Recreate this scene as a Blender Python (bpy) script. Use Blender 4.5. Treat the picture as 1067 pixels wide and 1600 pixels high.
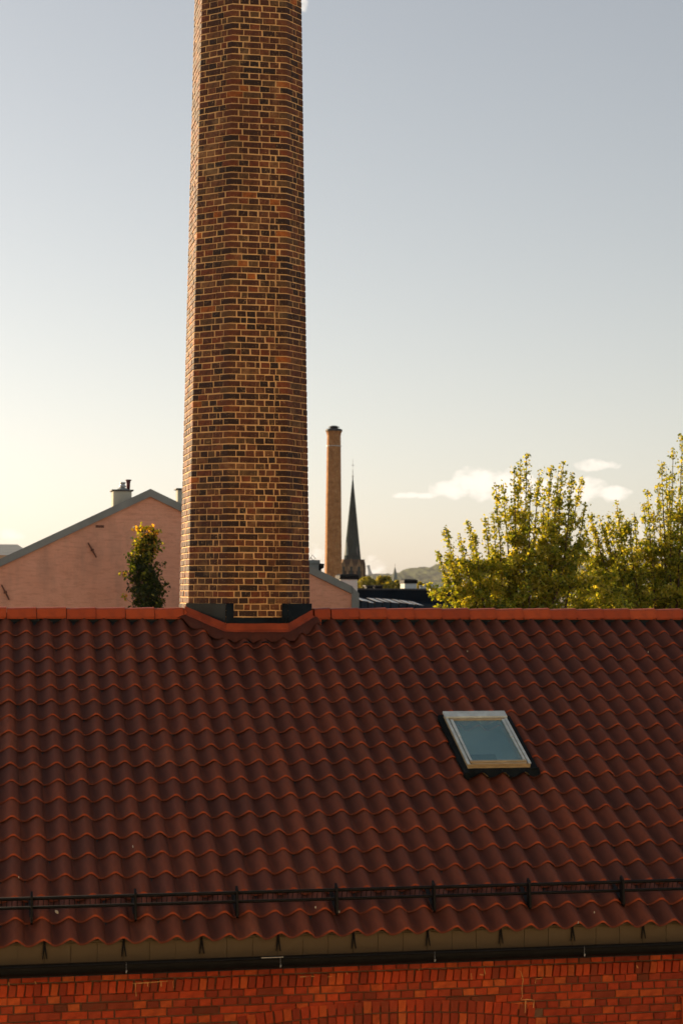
import bpy, math, random
import numpy as np
from mathutils import Matrix, Vector
random.seed(7); rng = np.random.default_rng(7)
sc = bpy.context.scene
for o in list(bpy.data.objects): bpy.data.objects.remove(o)
R = math.radians
# ------------------------------------------------------------------ camera
F, CX, CY, PW, PH = 2900.0, 533.5, 800.0, 1067, 1600
yaw, pit, rol = R(11.4), R(2.37), R(0.26)
fw = np.array([math.sin(yaw)*math.cos(pit), math.cos(yaw)*math.cos(pit), math.sin(pit)])
r0 = np.array([math.cos(yaw), -math.sin(yaw), 0.0]); u0 = np.cross(r0, fw)
rt = r0*math.cos(rol)+u0*math.sin(rol); up = -r0*math.sin(rol)+u0*math.cos(rol)
cam_data = bpy.data.cameras.new('camera'); cam = bpy.data.objects.new('camera', cam_data)
sc.collection.objects.link(cam)
cam.matrix_world = Matrix(((rt[0], up[0], -fw[0], 0), (rt[1], up[1], -fw[1], 0), (rt[2], up[2], -fw[2], 0), (0, 0, 0, 1)))
cam_data.sensor_fit = 'VERTICAL'; cam_data.sensor_height = 36; cam_data.sensor_width = 24
cam_data.lens = F/PH*36; cam_data.clip_end = 20000; cam_data.clip_start = 0.5
cam_data.dof.use_dof = True; cam_data.dof.focus_distance = 24.5; cam_data.dof.aperture_fstop = 3.2
sc.camera = cam
def at(px, py, Y):
    d = fw+rt*(px-CX)/F-up*(py-CY)/F
    return d*(Y/d[1])
def proj(P):
    P = np.asarray(P, float); z = P@fw
    return CX+F*(P@rt)/z, CY-F*(P@up)/z, z
# ------------------------------------------------------------------ light
SUN_AZ, SUN_EL = R(-43), R(13)          # azimuth from +Y towards +X
EXPO = 0.75
world = bpy.data.worlds.new('World'); sc.world = world; world.use_nodes = True
nt = world.node_tree; N = nt.nodes; Lk = nt.links; N.clear()
out = N.new('ShaderNodeOutputWorld'); bg = N.new('ShaderNodeBackground'); bg.inputs[1].default_value = 0.105
sky = N.new('ShaderNodeTexSky'); sky.sky_type = 'NISHITA'; sky.sun_disc = False
sky.sun_elevation = SUN_EL; sky.sun_rotation = SUN_AZ; sky.altitude = 50; sky.air_density = 1.0; sky.dust_density = 0.8; sky.ozone_density = 1.2
tint = N.new('ShaderNodeMix'); tint.data_type = 'RGBA'; tint.blend_type = 'MULTIPLY'; tint.inputs[0].default_value = 1
tint.inputs[7].default_value = (1.28, 1.215, 1.175, 1)
gam = N.new('ShaderNodeGamma'); gam.inputs[1].default_value = 0.80
bw = N.new('ShaderNodeRGBToBW'); Lk.new(sky.outputs[0], bw.inputs[0]); ds = N.new('ShaderNodeMix'); ds.data_type = 'RGBA'; ds.inputs[0].default_value = 0.54
Lk.new(sky.outputs[0], ds.inputs[6]); Lk.new(bw.outputs[0], ds.inputs[7]); Lk.new(ds.outputs[2], gam.inputs[0])
Lk.new(gam.outputs[0], tint.inputs[6])
# clouds, placed by direction (azimuth, elevation) and broken up by noise
tc = N.new('ShaderNodeTexCoord'); sep = N.new('ShaderNodeSeparateXYZ'); Lk.new(tc.outputs['Generated'], sep.inputs[0])
def M(op, a, b=None, c=None, clamp=False):
    n = N.new('ShaderNodeMath'); n.operation = op; n.use_clamp = clamp
    for i, v in enumerate((a, b, c)):
        if v is None: continue
        if isinstance(v, (int, float)): n.inputs[i].default_value = v
        else: Lk.new(v, n.inputs[i])
    return n.outputs[0]
az = M('ARCTAN2', sep.outputs[0], sep.outputs[1]); el = M('ARCSINE', sep.outputs[2])
comb = N.new('ShaderNodeCombineXYZ'); Lk.new(az, comb.inputs[0]); Lk.new(M('MULTIPLY', el, 1.6), comb.inputs[1])
def noise(scale, det, z):
    n = N.new('ShaderNodeTexNoise'); n.inputs['Scale'].default_value = scale; n.inputs['Detail'].default_value = det; n.inputs['Roughness'].default_value = 0.55
    v = N.new('ShaderNodeVectorMath'); v.operation = 'ADD'; v.inputs[1].default_value = (0, 0, z); Lk.new(comb.outputs[0], v.inputs[0]); Lk.new(v.outputs[0], n.inputs['Vector'])
    return n.outputs[0]
nz = noise(110, 9, 0.0); nz2 = noise(38, 3, 3.0)
puffs = [(655, 774, 42, 6), (700, 765, 40, 16), (745, 757, 42, 26), (795, 762, 40, 28), (850, 765, 40, 18), (912, 765, 38, 22), (955, 772, 30, 13), (928, 727, 36, 10),
         (490, 880, 26, 36), (585, 885, 34, 20), (978, 830, 60, 24), (474, 2, 12, 18), (22, 783, 10, 4), (20, 835, 26, 12)]
dens = None
for px, py, w, h in puffs:
    d = at(px, py, 1.0); d = d/np.linalg.norm(d)
    a0, e0 = math.atan2(d[0], d[1]), math.asin(d[2])
    dx = M('MULTIPLY', M('SUBTRACT', az, a0), F/w); dy = M('MULTIPLY', M('SUBTRACT', el, e0), F/h)
    v = M('SUBTRACT', 1.0, M('ADD', M('MULTIPLY', dx, dx), M('MULTIPLY', dy, dy)))
    if py > 800 or px < 500: v = M('SUBTRACT', v, 0.55)
    dens = v if dens is None else M('MAXIMUM', dens, v)
dd = M('ADD', M('MAXIMUM', dens, -1.5), M('MULTIPLY', M('SUBTRACT', nz, 0.5), 2.6)); dd = M('ADD', dd, M('MULTIPLY', M('SUBTRACT', nz2, 0.5), 1.2))
mask = M('MULTIPLY', M('SMOOTH_MIN', M('MAXIMUM', M('MULTIPLY', dd, 1.25), 0.0), 1.0, 0.6), 0.92, clamp=True)
cm = N.new('ShaderNodeMix'); cm.data_type = 'RGBA'; Lk.new(mask, cm.inputs[0]); Lk.new(tint.outputs[2], cm.inputs[6])
cl = N.new('ShaderNodeMix'); cl.data_type = 'RGBA'; Lk.new(nz2, cl.inputs[0]); cl.inputs[6].default_value = (6.3, 5.7, 4.9, 1); cl.inputs[7].default_value = (7.0, 6.4, 5.7, 1)
Lk.new(cl.outputs[2], cm.inputs[7]); Lk.new(cm.outputs[2], bg.inputs[0]); Lk.new(bg.outputs[0], out.inputs[0])
sun_d = bpy.data.lights.new('sun', 'SUN'); sun = bpy.data.objects.new('sun', sun_d); sc.collection.objects.link(sun)
sun_d.energy = 5.0; sun_d.angle = R(0.6); sun_d.color = (1.0, 0.72, 0.42)
SD = Vector((math.sin(SUN_AZ)*math.cos(SUN_EL), math.cos(SUN_AZ)*math.cos(SUN_EL), math.sin(SUN_EL)))
sun.rotation_euler = SD.to_track_quat('Z', 'Y').to_euler(); sun.location = SD*60
sc.view_settings.view_transform = 'Standard'; sc.view_settings.look = 'None'; sc.view_settings.exposure = EXPO; sc.view_settings.gamma = 1
sc.view_settings.use_curve_mapping = False
sc.cycles.max_bounces = 6; sc.cycles.transparent_max_bounces = 12; sc.cycles.use_denoising = True

# ------------------------------------------------------------------ materials
def lerp_col(a, b, t): return tuple(a[i]*(1-t)+b[i]*t for i in range(3))
class Mat:
    def __init__(s, name):
        s.m = bpy.data.materials.new(name); s.m.use_nodes = True; s.t = s.m.node_tree; s.n = s.t.nodes; s.l = s.t.links
        s.b = s.n['Principled BSDF']; s.tc = s.n.new('ShaderNodeTexCoord')
    def val(s, sock, v):
        if isinstance(v, (int, float)): sock.default_value = v
        elif isinstance(v, tuple): sock.default_value = (*v[:3], 1) if len(sock.default_value) == 4 else v
        else: s.l.new(v, sock)
    def noise(s, scale, det=4, rough=0.55, stretch=(1, 1, 1), coord='Object', off=None):
        mp = s.n.new('ShaderNodeMapping'); mp.inputs['Scale'].default_value = stretch
        if coord == 'World': s.l.new(s.n.new('ShaderNodeNewGeometry').outputs['Position'], mp.inputs[0])
        else: s.l.new(s.tc.outputs[coord], mp.inputs[0])
        if off is not None: s.l.new(off, mp.inputs['Location'])
        n = s.n.new('ShaderNodeTexNoise'); n.inputs['Scale'].default_value = scale; n.inputs['Detail'].default_value = det; n.inputs['Roughness'].default_value = rough
        s.l.new(mp.outputs[0], n.inputs['Vector']); return n.outputs[0]
    def ramp(s, fac, stops, const=False):
        r = s.n.new('ShaderNodeValToRGB'); e = r.color_ramp.elements
        if const: r.color_ramp.interpolation = 'CONSTANT'
        while len(e) < len(stops): e.new(0.5)
        for i, (p, c) in enumerate(stops):
            e[i].position = p; e[i].color = (c, c, c, 1) if isinstance(c, (int, float)) else (*c, 1)
        s.val(r.inputs[0], fac); return r.outputs[0]
    def math(s, op, a, b=0.0, clamp=False):
        m = s.n.new('ShaderNodeMath'); m.operation = op; m.use_clamp = clamp; s.val(m.inputs[0], a); s.val(m.inputs[1], b); return m.outputs[0]
    def mix(s, f, a, b, mode='MIX'):
        m = s.n.new('ShaderNodeMix'); m.data_type = 'RGBA'; m.blend_type = mode; s.val(m.inputs[0], f); s.val(m.inputs[6], a); s.val(m.inputs[7], b); return m.outputs[2]
    def attr(s, name):
        a = s.n.new('ShaderNodeAttribute'); a.attribute_name = name; return a.outputs['Fac']
    def var(s):                                    # per piece random: object random plus the stored value of merged pieces
        o = s.n.new('ShaderNodeObjectInfo'); return s.math('FRACT', s.math('ADD', o.outputs['Random'], s.attr('var')))
    def bump(s, h, strength=0.3, dist=0.01):
        b = s.n.new('ShaderNodeBump'); b.inputs['Strength'].default_value = strength; b.inputs['Distance'].default_value = dist
        s.l.new(h, b.inputs['Height']); s.l.new(b.outputs[0], s.b.inputs['Normal'])
    def done(s, col, rough=0.8, spec=0.3, metal=0.0):
        s.val(s.b.inputs['Base Color'], col); s.val(s.b.inputs['Roughness'], rough); s.b.inputs['Specular IOR Level'].default_value = spec; s.b.inputs['Metallic'].default_value = metal
        return s.m
def plain(name, c, rough=0.7, vary=0.25, scale=6, spec=0.3, metal=0.0, bmp=0.2, dist=0.01, stretch=(1, 1, 1)):
    m = Mat(name); n = m.noise(scale, 5, stretch=stretch)
    col = m.ramp(n, [(0.3, tuple(x*(1-vary) for x in c)), (0.7, tuple(min(1, x*(1+vary)) for x in c))])
    if bmp: m.bump(m.noise(scale*6, 4, stretch=stretch), bmp, dist)
    return m.done(col, rough, spec, metal)
def brick_mat(name, stops, mortar, gloss=0.2, dark=1.0):
    stops = [(p, tuple(x*dark*k for x, k in zip(c, (1.12, 1.02, .88)))) for p, c in stops]
    m = Mat(name); v = m.var()
    c = m.ramp(v, stops, const=True)
    n = m.noise(14, 5); c = m.mix(m.ramp(n, [(0.35, 0.0), (0.75, 0.75)]), c, tuple(x*0.45 for x in stops[0][1]))
    n2 = m.noise(45, 4); c = m.mix(m.ramp(n2, [(0.59, 0.0), (0.76, 0.5)]), c, mortar)
    so = m.noise(0.8, 6, 0.65, (1.6, 1.6, .35), 'World'); c = m.mix(m.ramp(so, [(0.42, 0.0), (0.68, 0.65)]), c, m.mix(1.0, c, (.42, .38, .38), 'MULTIPLY'))
    dust = m.noise(2.2, 5, 0.7, (1, 1, .8), 'World'); c = m.mix(m.ramp(dust, [(0.56, 0.0), (0.74, 0.30)]), c, tuple(x*.8 for x in mortar))
    m.bump(m.noise(70, 5), 0.6, 0.008)
    return m.done(c, 0.66, gloss)
MORT = (0.84, 0.52, 0.215)
chim_brick = brick_mat('chimney_brick', [(0, (.075, .030, .016)), (.14, (.150, .050, .022)), (.28, (.042, .019, .013)), (.40, (.185, .068, .028)), (.52, (.10, .034, .017)), (.64, (.135, .074, .032)),
     (.74, (.028, .015, .012)), (.84, (.21, .095, .038)), (.90, (.21, .058, .020)), (.980, (.42, .13, .025))], MORT, 0.26, .92)
def mortar_mat(name, c, c2):
    m = Mat(name); n = m.noise(5, 5); col = m.ramp(n, [(0.3, c2), (0.65, c)])
    so = m.noise(0.8, 6, 0.65, (1.6, 1.6, .35), 'World'); col = m.mix(m.ramp(so, [(0.45, 0.0), (0.70, 0.5)]), col, tuple(x*.45 for x in c2))
    m.bump(m.noise(60, 5), 0.7, 0.01); return m.done(col, 0.7, 0.3)
chim_mortar = mortar_mat('chimney_mortar', MORT, (.62, .37, .16))
wall_brick_m = brick_mat('wall_brick', [(0, (.38, .048, .014)), (.16, (.25, .034, .013)), (.30, (.47, .065, .016)), (.48, (.32, .050, .018)), (.60, (.50, .10, .022)), (.72, (.21, .038, .016)), (.84, (.50, .12, .030)), (.90, (.40, .05, .014)), (.975, (.12, .036, .018))], (.20, .08, .03))
wall_mortar = mortar_mat('wall_mortar', (.16, .085, .045), (.10, .05, .03))
# roof tiles: dark engobe over red clay, the clay showing on the worn front rim
tm = Mat('roof_tile_clay'); v = tm.var()
tcx = tm.ramp(v, [(0, (.125, .038, .021)), (.25, (.100, .032, .020)), (.5, (.155, .044, .022)), (.72, (.118, .036, .019)), (.9, (.085, .030, .020)), (1, (.17, .055, .028))])
st = tm.noise(9, 5, stretch=(3, 0.7, 0.7)); tcx = tm.mix(tm.ramp(st, [(0.4, 0.0), (0.75, 0.5)]), tcx, (.066, .026, .018))
lo = tm.noise(0.55, 5, 0.65, (1.5, .5, .5), 'World'); tcx = tm.mix(tm.ramp(lo, [(0.45, 0.0), (0.70, 0.55)]), tcx, (.060, .024, .017))
li = tm.noise(2.6, 7, 0.75, (1, 1, 1), 'World'); tcx = tm.mix(tm.ramp(li, [(0.64, 0.0), (0.74, 0.35)]), tcx, (.12, .085, .045))
big = tm.noise(0.9, 3, coord='Generated')
tcx = tm.mix(1.0, tcx, tm.ramp(tm.math('ADD', tm.attr('crest'), tm.math('MULTIPLY', tm.math('SUBTRACT', tm.noise(7, 4), 0.5), 0.5)), [(0.0, (.68, .66, .68)), (0.9, (1.18, 1.17, 1.16))]), 'MULTIPLY')   # occlusion shading of the wave painted in: darker pans, lighter crests
rimf = tm.math('MULTIPLY', tm.attr('rim'), tm.ramp(tm.noise(14, 4), [(0.25, 0.65), (0.6, 1.0)]))
tcx = tm.mix(rimf, tcx, (.56, .088, .016))
sp = tm.noise(120, 2); tcx = tm.mix(tm.ramp(sp, [(0.70, 0.0), (0.78, 0.25)]), tcx, (.24, .16, .11))
tm.bump(tm.noise(90, 4), 0.25, 0.004)
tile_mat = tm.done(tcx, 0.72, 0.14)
cpm = Mat('ridge_clay'); cv = cpm.ramp(cpm.var(), [(0, (.30, .048, .013)), (.35, (.42, .072, .016)), (.7, (.34, .055, .015)), (1, (.46, .085, .020))]); cap_mat = None
cv = cpm.mix(cpm.ramp(cpm.noise(11, 5), [(0.45, 0.0), (0.75, 0.5)]), cv, (.15, .035, .018)); cpm.bump(cpm.noise(70, 4), 0.25, 0.004); cap_mat = cpm.done(cv, 0.55, 0.22)
lip_mat = plain('red_painted_flashing', (.26, .045, .014), 0.6, 0.3, 5, 0.2)
lead_mat = plain('dark_lead_sheet', (.008, .0115, .0135), 0.75, 0.6, 4, 0.08, metal=0.0, bmp=0.2, dist=0.01)
black_metal = plain('black_painted_steel', (.006, .006, .006), 0.6, 0.3, 12, 0.15, bmp=0.1)
fascia_mat = plain('beige_fascia_metal', (.082, .058, .029), 0.6, 0.15, 2.0, 0.3, bmp=0.1)
alu = plain('grey_aluminium_cladding', (.46, .53, .53), 0.5, 0.2, 9, 0.4, metal=0.0, bmp=0.05)
wood = plain('varnished_pine', (.36, .28, .16), 0.55, 0.3, 10, 0.4, stretch=(1, 8, 8))
steel = plain('galvanised_steel', (.45, .46, .46), 0.35, 0.2, 15, 0.5, metal=0.7, bmp=0.05)
lime = plain('lime_smear', (.55, .30, .11), 0.9, 0.25, 20)
# pink render with faint courses and stains
pm = Mat('pink_render'); n1 = pm.noise(0.55, 6, 0.6, (1, 1, 1.5)); n2 = pm.noise(2.4, 5, 0.65, (1, 1, 5)); n3 = pm.noise(1.1, 5, 0.6, (1.2, 1, .35))
pc = pm.ramp(n1, [(0.3, (.82, .38, .24)), (0.7, (.90, .455, .30))]); pc = pm.mix(pm.ramp(n2, [(0.48, 0.0), (0.70, 0.55)]), pc, (.58, .25, .155)); pc = pm.mix(pm.ramp(n3, [(0.50, 0.0), (0.70, 0.55)]), pc, (.52, .28, .19))
bt = pm.n.new('ShaderNodeTexBrick'); bt.inputs['Scale'].default_value = 1; bt.inputs['Brick Width'].default_value = .24; bt.inputs['Row Height'].default_value = .08; bt.inputs['Mortar Size'].default_value = .008
mp = pm.n.new('ShaderNodeMapping'); mp.inputs['Rotation'].default_value = (R(-90), 0, 0); pm.l.new(pm.tc.outputs['Object'], mp.inputs[0]); pm.l.new(mp.outputs[0], bt.inputs['Vector'])
hh = pm.math('SUBTRACT', pm.math('MULTIPLY', pm.noise(9, 5), 1.4), pm.math('MULTIPLY', bt.outputs['Fac'], 0.4))
pm.bump(hh, 0.7, 0.03); pink = pm.done(pc, 0.9, 0.15)
grey_verge = plain('grey_verge_metal', (.24, .25, .23), 0.6, 0.15, 1.5, 0.35, bmp=0.05)
pale_render = plain('pale_render', (.46, .44, .36), 0.85, 0.12, 3)
pale_render_warm = plain('cream_render', (.66, .55, .40), 0.85, 0.10, 1.5)
white_render = plain('white_render', (.62, .65, .62), 0.85, 0.10, 3)
slate = plain('slate_roof', (.05, .055, .06), 0.7, 0.3, 1.2, 0.3)
dark_roof = plain('blue_black_roof', (.010, .016, .024), 0.9, 0.3, 1.0, 0.0)
solar = plain('panel_glass', (.10, .07, .05), 0.25, 0.3, 4, 0.9, bmp=0)
rust = plain('rusty_iron', (.16, .07, .045), 0.85, 0.3, 12)
cyl_cap = plain('dark_metal_cap', (.055, .05, .05), 0.5, 0.3, 4, 0.4)
maroon = plain('maroon_pipe', (.13, .04, .045), 0.5, 0.2, 5)
def far_brick(name, a, b, c, row, width, mort):
    m = Mat(name); n = m.noise(1.5, 6, 0.7); n2 = m.noise(2.6, 5, 0.9)
    col = m.ramp(n, [(0.3, a), (0.55, b), (0.75, c)]); col = m.mix(m.ramp(n2, [(0.52, 0.0), (0.66, 0.7)]), col, mort); col = m.mix(m.ramp(n2, [(0.33, 0.7), (0.45, 0.0)]), col, tuple(x*0.5 for x in a))
    m.bump(n2, 0.5, 0.05); return m.done(col, 0.9, 0.15)
far_ch = far_brick('weathered_orange_brick', (.26, .12, .05), (.42, .20, .08), (.32, .17, .08), .1, .3, (.58, .36, .17))
church_brick = far_brick('church_brown_brick', (.06, .032, .024), (.085, .045, .03), (.045, .028, .022), .1, .3, (.10, .06, .04))
church_trim = plain('church_ochre_trim', (.22, .13, .065), 0.85, 0.35, 0.7)
copper_dark = plain('dark_slate_spire', (.030, .038, .038), 0.8, 0.35, 0.35, 0.0, bmp=0.1, dist=.1)
green_copper = plain('grey_green_copper', (.20, .22, .19), 0.7, 0.2, 0.3)
jump_mat = plain('pale_blue_steel', (.33, .36, .38), 0.6, 0.1, 0.05)
bark = plain('tree_bark', (.10, .065, .045), 0.9, 0.3, 8, 0.1, bmp=0.6, dist=.02)
blind = plain('teal_blind', (.20, .30, .32), 0.8, 0.35, 1.5)
dark_in = plain('dark_interior', (.012, .020, .026), 0.9, 0.2, 3)
glm = Mat('roof_window_glass'); g = glm.noise(1.6, 4); glm.b.inputs['Alpha'].default_value = 0.36
glass = glm.done(glm.ramp(g, [(0.3, (.11, .31, .37)), (0.7, (.20, .42, .46))]), 0.06, 0.9); glm.b.inputs['Coat Weight'].default_value = 0.6; glm.b.inputs['Coat Roughness'].default_value = .04
gm = Mat('city_ground'); ground_mat = gm.done(gm.ramp(gm.noise(0.02, 6, 0.6), [(0.3, (.14, .12, .09)), (0.5, (.24, .20, .15)), (0.7, (.09, .10, .05))]), 0.9, 0.2)
asph = plain('asphalt', (.06, .057, .053), 0.9, 0.25, 0.8); pave = plain('paving', (.22, .20, .17), 0.9, 0.2, 2.0)
hm = Mat('forest_hill'); hn = hm.noise(0.008, 9, 0.75); hn2 = hm.noise(0.0025, 4)
hc = hm.ramp(hn, [(0.42, (.006, .014, .012)), (0.60, (.10, .12, .05))]); hc = hm.mix(hm.ramp(hn2, [(0.52, 0.0), (0.68, 0.6)]), hc, (.19, .19, .10)); hill_mat = hm.done(hc, 1.0, 0.05)
def leaf_mat(name, stops, trans=0.45):
    m = Mat(name); c = m.ramp(m.attr('var'), stops)
    m.val(m.b.inputs['Base Color'], c); m.b.inputs['Roughness'].default_value = 0.42; m.b.inputs['Specular IOR Level'].default_value = 0.45
    tr = m.n.new('ShaderNodeBsdfTranslucent'); c2 = m.mix(1.0, c, (1.55, 1.40, 0.45), 'MULTIPLY'); m.l.new(c2, tr.inputs[0])
    mx = m.n.new('ShaderNodeMixShader'); mx.inputs[0].default_value = trans
    m.l.new(m.b.outputs[0], mx.inputs[1]); m.l.new(tr.outputs[0], mx.inputs[2]); m.l.new(mx.outputs[0], m.n['Material Output'].inputs[0]); return m.m
leaf_a = leaf_mat('yellow_green_leaf', [(0, (.06, .10, .012)), (.35, (.22, .27, .028)), (.7, (.48, .44, .055)), (1, (.60, .50, .10))], 0.60)
leaf_b = leaf_mat('dark_autumn_sunlit_leaf', [(0, (.028, .048, .012)), (.45, (.06, .08, .018)), (.62, (.24, .25, .03)), (.93, (.50, .44, .05)), (1, (.62, .30, .03))], 0.6)
leaf_c = leaf_mat('far_tree_leaf', [(0, (.10, .12, .015)), (.5, (.36, .32, .04)), (1, (.55, .45, .06))], 0.55)

# ------------------------------------------------------------------ builders
def link(o): sc.collection.objects.link(o); return o
def tag(o, label=None, cat=None, group=None, kind=None):
    for k, v_ in (('label', label), ('category', cat), ('group', group), ('kind', kind)):
        if v_: o[k] = v_
    return o
def thing(name, label, cat, loc, group=None):
    e = link(bpy.data.objects.new(name, None)); e.location = loc; e.empty_display_size = 0.3
    return tag(e, label, cat, group)
class MB:
    def __init__(s): s.v = []; s.f = []
    def add(s, vs, fs):
        o = len(s.v); s.v += [tuple(map(float, p)) for p in vs]; s.f += [tuple(i+o for i in q) for q in fs]; return s
    def box(s, a, b, shear=None):
        (x0, y0, z0), (x1, y1, z1) = a, b
        return s.add([(x0, y0, z0), (x1, y0, z0), (x1, y1, z0), (x0, y1, z0), (x0, y0, z1), (x1, y0, z1), (x1, y1, z1), (x0, y1, z1)],
                     [(0, 3, 2, 1), (4, 5, 6, 7), (0, 1, 5, 4), (1, 2, 6, 5), (2, 3, 7, 6), (3, 0, 4, 7)])
    def hexa(s, bot, top):                         # two matching polygon loops (counter clockwise seen from above)
        n = len(bot); return s.add(list(bot)+list(top), [tuple(range(n))[::-1], tuple(range(n, 2*n))]+[(i, (i+1) % n, n+(i+1) % n, n+i) for i in range(n)])
    def tube(s, pts, rad, n=8, cap=True):
        pts = [np.array(p, float) for p in pts]; rad = rad if hasattr(rad, '__len__') else [rad]*len(pts)
        o = len(s.v); prev = None
        for i, p in enumerate(pts):
            d = pts[min(i+1, len(pts)-1)]-pts[max(i-1, 0)]; d = d/np.linalg.norm(d)
            a = np.cross(d, (0, 0, 1) if abs(d[2]) < .9 else (1, 0, 0)); a /= np.linalg.norm(a)
            b = np.cross(d, a)
            for k in range(n):
                t = 2*math.pi*k/n; q = p+rad[i]*(a*math.cos(t)+b*math.sin(t)); s.v.append(tuple(q))
        for i in range(len(pts)-1):
            for k in range(n): s.f.append((o+i*n+k, o+i*n+(k+1) % n, o+(i+1)*n+(k+1) % n, o+(i+1)*n+k))
        if cap: s.f.append(tuple(o+k for k in range(n))[::-1]); s.f.append(tuple(o+(len(pts)-1)*n+k for k in range(n)))
        return s
    def lathe(s, c, prof, n=16, rot=0):
        return_o = len(s.v)
        for r_, z in prof:
            for k in range(n):
                t = rot+2*math.pi*k/n; s.v.append((c[0]+r_*math.cos(t), c[1]+r_*math.sin(t), c[2]+z))
        for i in range(len(prof)-1):
            for k in range(n): s.f.append((return_o+i*n+k, return_o+i*n+(k+1) % n, return_o+(i+1)*n+(k+1) % n, return_o+(i+1)*n+k))
        s.f.append(tuple(return_o+k for k in range(n))[::-1]); s.f.append(tuple(return_o+(len(prof)-1)*n+k for k in range(n)))
        return s
    def mesh(s, name, mat, smooth=False):
        me = bpy.data.meshes.new(name); me.from_pydata(s.v, [], s.f); me.materials.append(mat)
        if smooth: me.polygons.foreach_set('use_smooth', [True]*len(me.polygons))
        return me
    def build(s, name, mat, parent=None, smooth=False, kind=None, bevel=0):
        o = link(bpy.data.objects.new(name, s.mesh(name, mat, smooth)))
        if parent is not None:
            o.parent = parent
            if parent.type == 'EMPTY': o.location = -parent.location
        if kind: o['kind'] = kind
        if bevel:
            b = o.modifiers.new('bevel', 'BEVEL'); b.width = bevel; b.segments = 2; b.limit_method = 'ANGLE'
        return o
def mesh_arrays(me):
    n = len(me.vertices); co = np.empty(n*3, np.float32); me.vertices.foreach_get('co', co)
    return co.reshape(-1, 3), [tuple(p.vertices) for p in me.polygons]
def score(me_co, M4, nrm=None):
    P = np.c_[me_co, np.ones(len(me_co))]@M4.T; P = P[:, :3]; z = P@fw
    if z.min() < 1: return 0
    x = CX+F*(P@rt)/z; y = CY-F*(P@up)/z
    if nrm is not None and np.dot(nrm, P.mean(0)) > -0.02: return 0
    cxm = x.mean(); cym = y.mean()
    if cxm < -8 or cxm > PW+8 or cym < -6 or cym > PH+6: return 0
    X0, X1, Y0_, Y1 = max(x.min(), 0), min(x.max(), PW), max(y.min(), 0), min(y.max(), PH)
    return max(0, X1-X0)*max(0, Y1-Y0_)
def place_pieces(name, pieces, mat, parent, limit=300, smooth=False, attrs=()):
    """pieces: (mesh, matrix 4x4 numpy in world coordinates, outward normal or None)"""
    cache = {}
    sc_ = []
    for me, M4, nr in pieces:
        if me.name not in cache: cache[me.name] = mesh_arrays(me)
        sc_.append(score(cache[me.name][0], M4, nr))
    order = sorted(range(len(pieces)), key=lambda i: -sc_[i]); single = set(i for i in order[:limit] if sc_[i] > 20)
    off = np.eye(4)
    if parent.type == 'EMPTY': off[:3, 3] = -np.array(parent.location)
    V = []; Fc = []; A = {a: [] for a in attrs}; var = []; o = 0
    for i, (me, M4, nr) in enumerate(pieces):
        if i in single:
            ob = link(bpy.data.objects.new(name, me)); ob.parent = parent; ob.matrix_local = Matrix((off@M4).tolist())
        else:
            co, fs = cache[me.name]; P = (np.c_[co, np.ones(len(co))]@(off@M4).T)[:, :3]
            V.append(P); Fc += [tuple(k+o for k in f_) for f_ in fs]; o += len(co); var.append(np.full(len(co), random.random(), np.float32))
            for a in attrs:
                b = np.empty(len(co), np.float32); me.attributes[a].data.foreach_get('value', b); A[a].append(b)
    if V:
        me = bpy.data.meshes.new(name); me.from_pydata(np.concatenate(V).tolist(), [], Fc); me.materials.append(mat)
        at_ = me.attributes.new('var', 'FLOAT', 'POINT'); at_.data.foreach_set('value', np.concatenate(var))
        for a in attrs: q = me.attributes.new(a, 'FLOAT', 'POINT'); q.data.foreach_set('value', np.concatenate(A[a]))
        if smooth: me.polygons.foreach_set('use_smooth', [True]*len(me.polygons))
        ob = link(bpy.data.objects.new(name, me)); ob.parent = parent; ob['kind'] = 'stuff'
    return len(single)
def brick_mesh(name, L, H, mat, depth=.05, ch=.006, jit=.0035):
    j = lambda: random.uniform(-jit, jit)
    c = [(0, 0), (L, 0), (L, H), (0, H)]
    c = [(a+j(), b+j()*.7) for a, b in c]
    s1 = [(min(max(a, ch), L-ch)+j()*.6, min(max(b, ch), H-ch)+j()*.5) for a, b in c]
    vs = [(a, depth, b) for a, b in c]+[(a, ch*.8, b) for a, b in c]+[(a, 0+j()*.3, b) for a, b in s1]
    fs = [(i, (i+1) % 4, 4+(i+1) % 4, 4+i) for i in range(4)]+[(4+i, 4+(i+1) % 4, 8+(i+1) % 4, 8+i) for i in range(4)]+[(8, 9, 10, 11)]
    return MB().add(vs, fs).mesh(name, mat)
def frame_mat(o, u, n_out, w):                   # local x->u, y->-n_out (inwards), z->w
    M4 = np.eye(4); M4[:3, 0] = u; M4[:3, 1] = -np.asarray(n_out); M4[:3, 2] = w; M4[:3, 3] = o; return M4

# ------------------------------------------------------------------ setting
GZ = -9.6
MB().add([(-9000, -3000, GZ), (12000, -3000, GZ), (12000, 14000, GZ), (-9000, 14000, GZ)], [(0, 1, 2, 3)]).build('ground', ground_mat, kind='structure')
MB().box((-200, 4, GZ-.2), (200, 13, GZ+.004)).build('road', asph, kind='structure')
MB().box((-200, 13, GZ-.2), (200, 17.05, GZ+.13)).build('pavement', pave, kind='structure')
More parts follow.
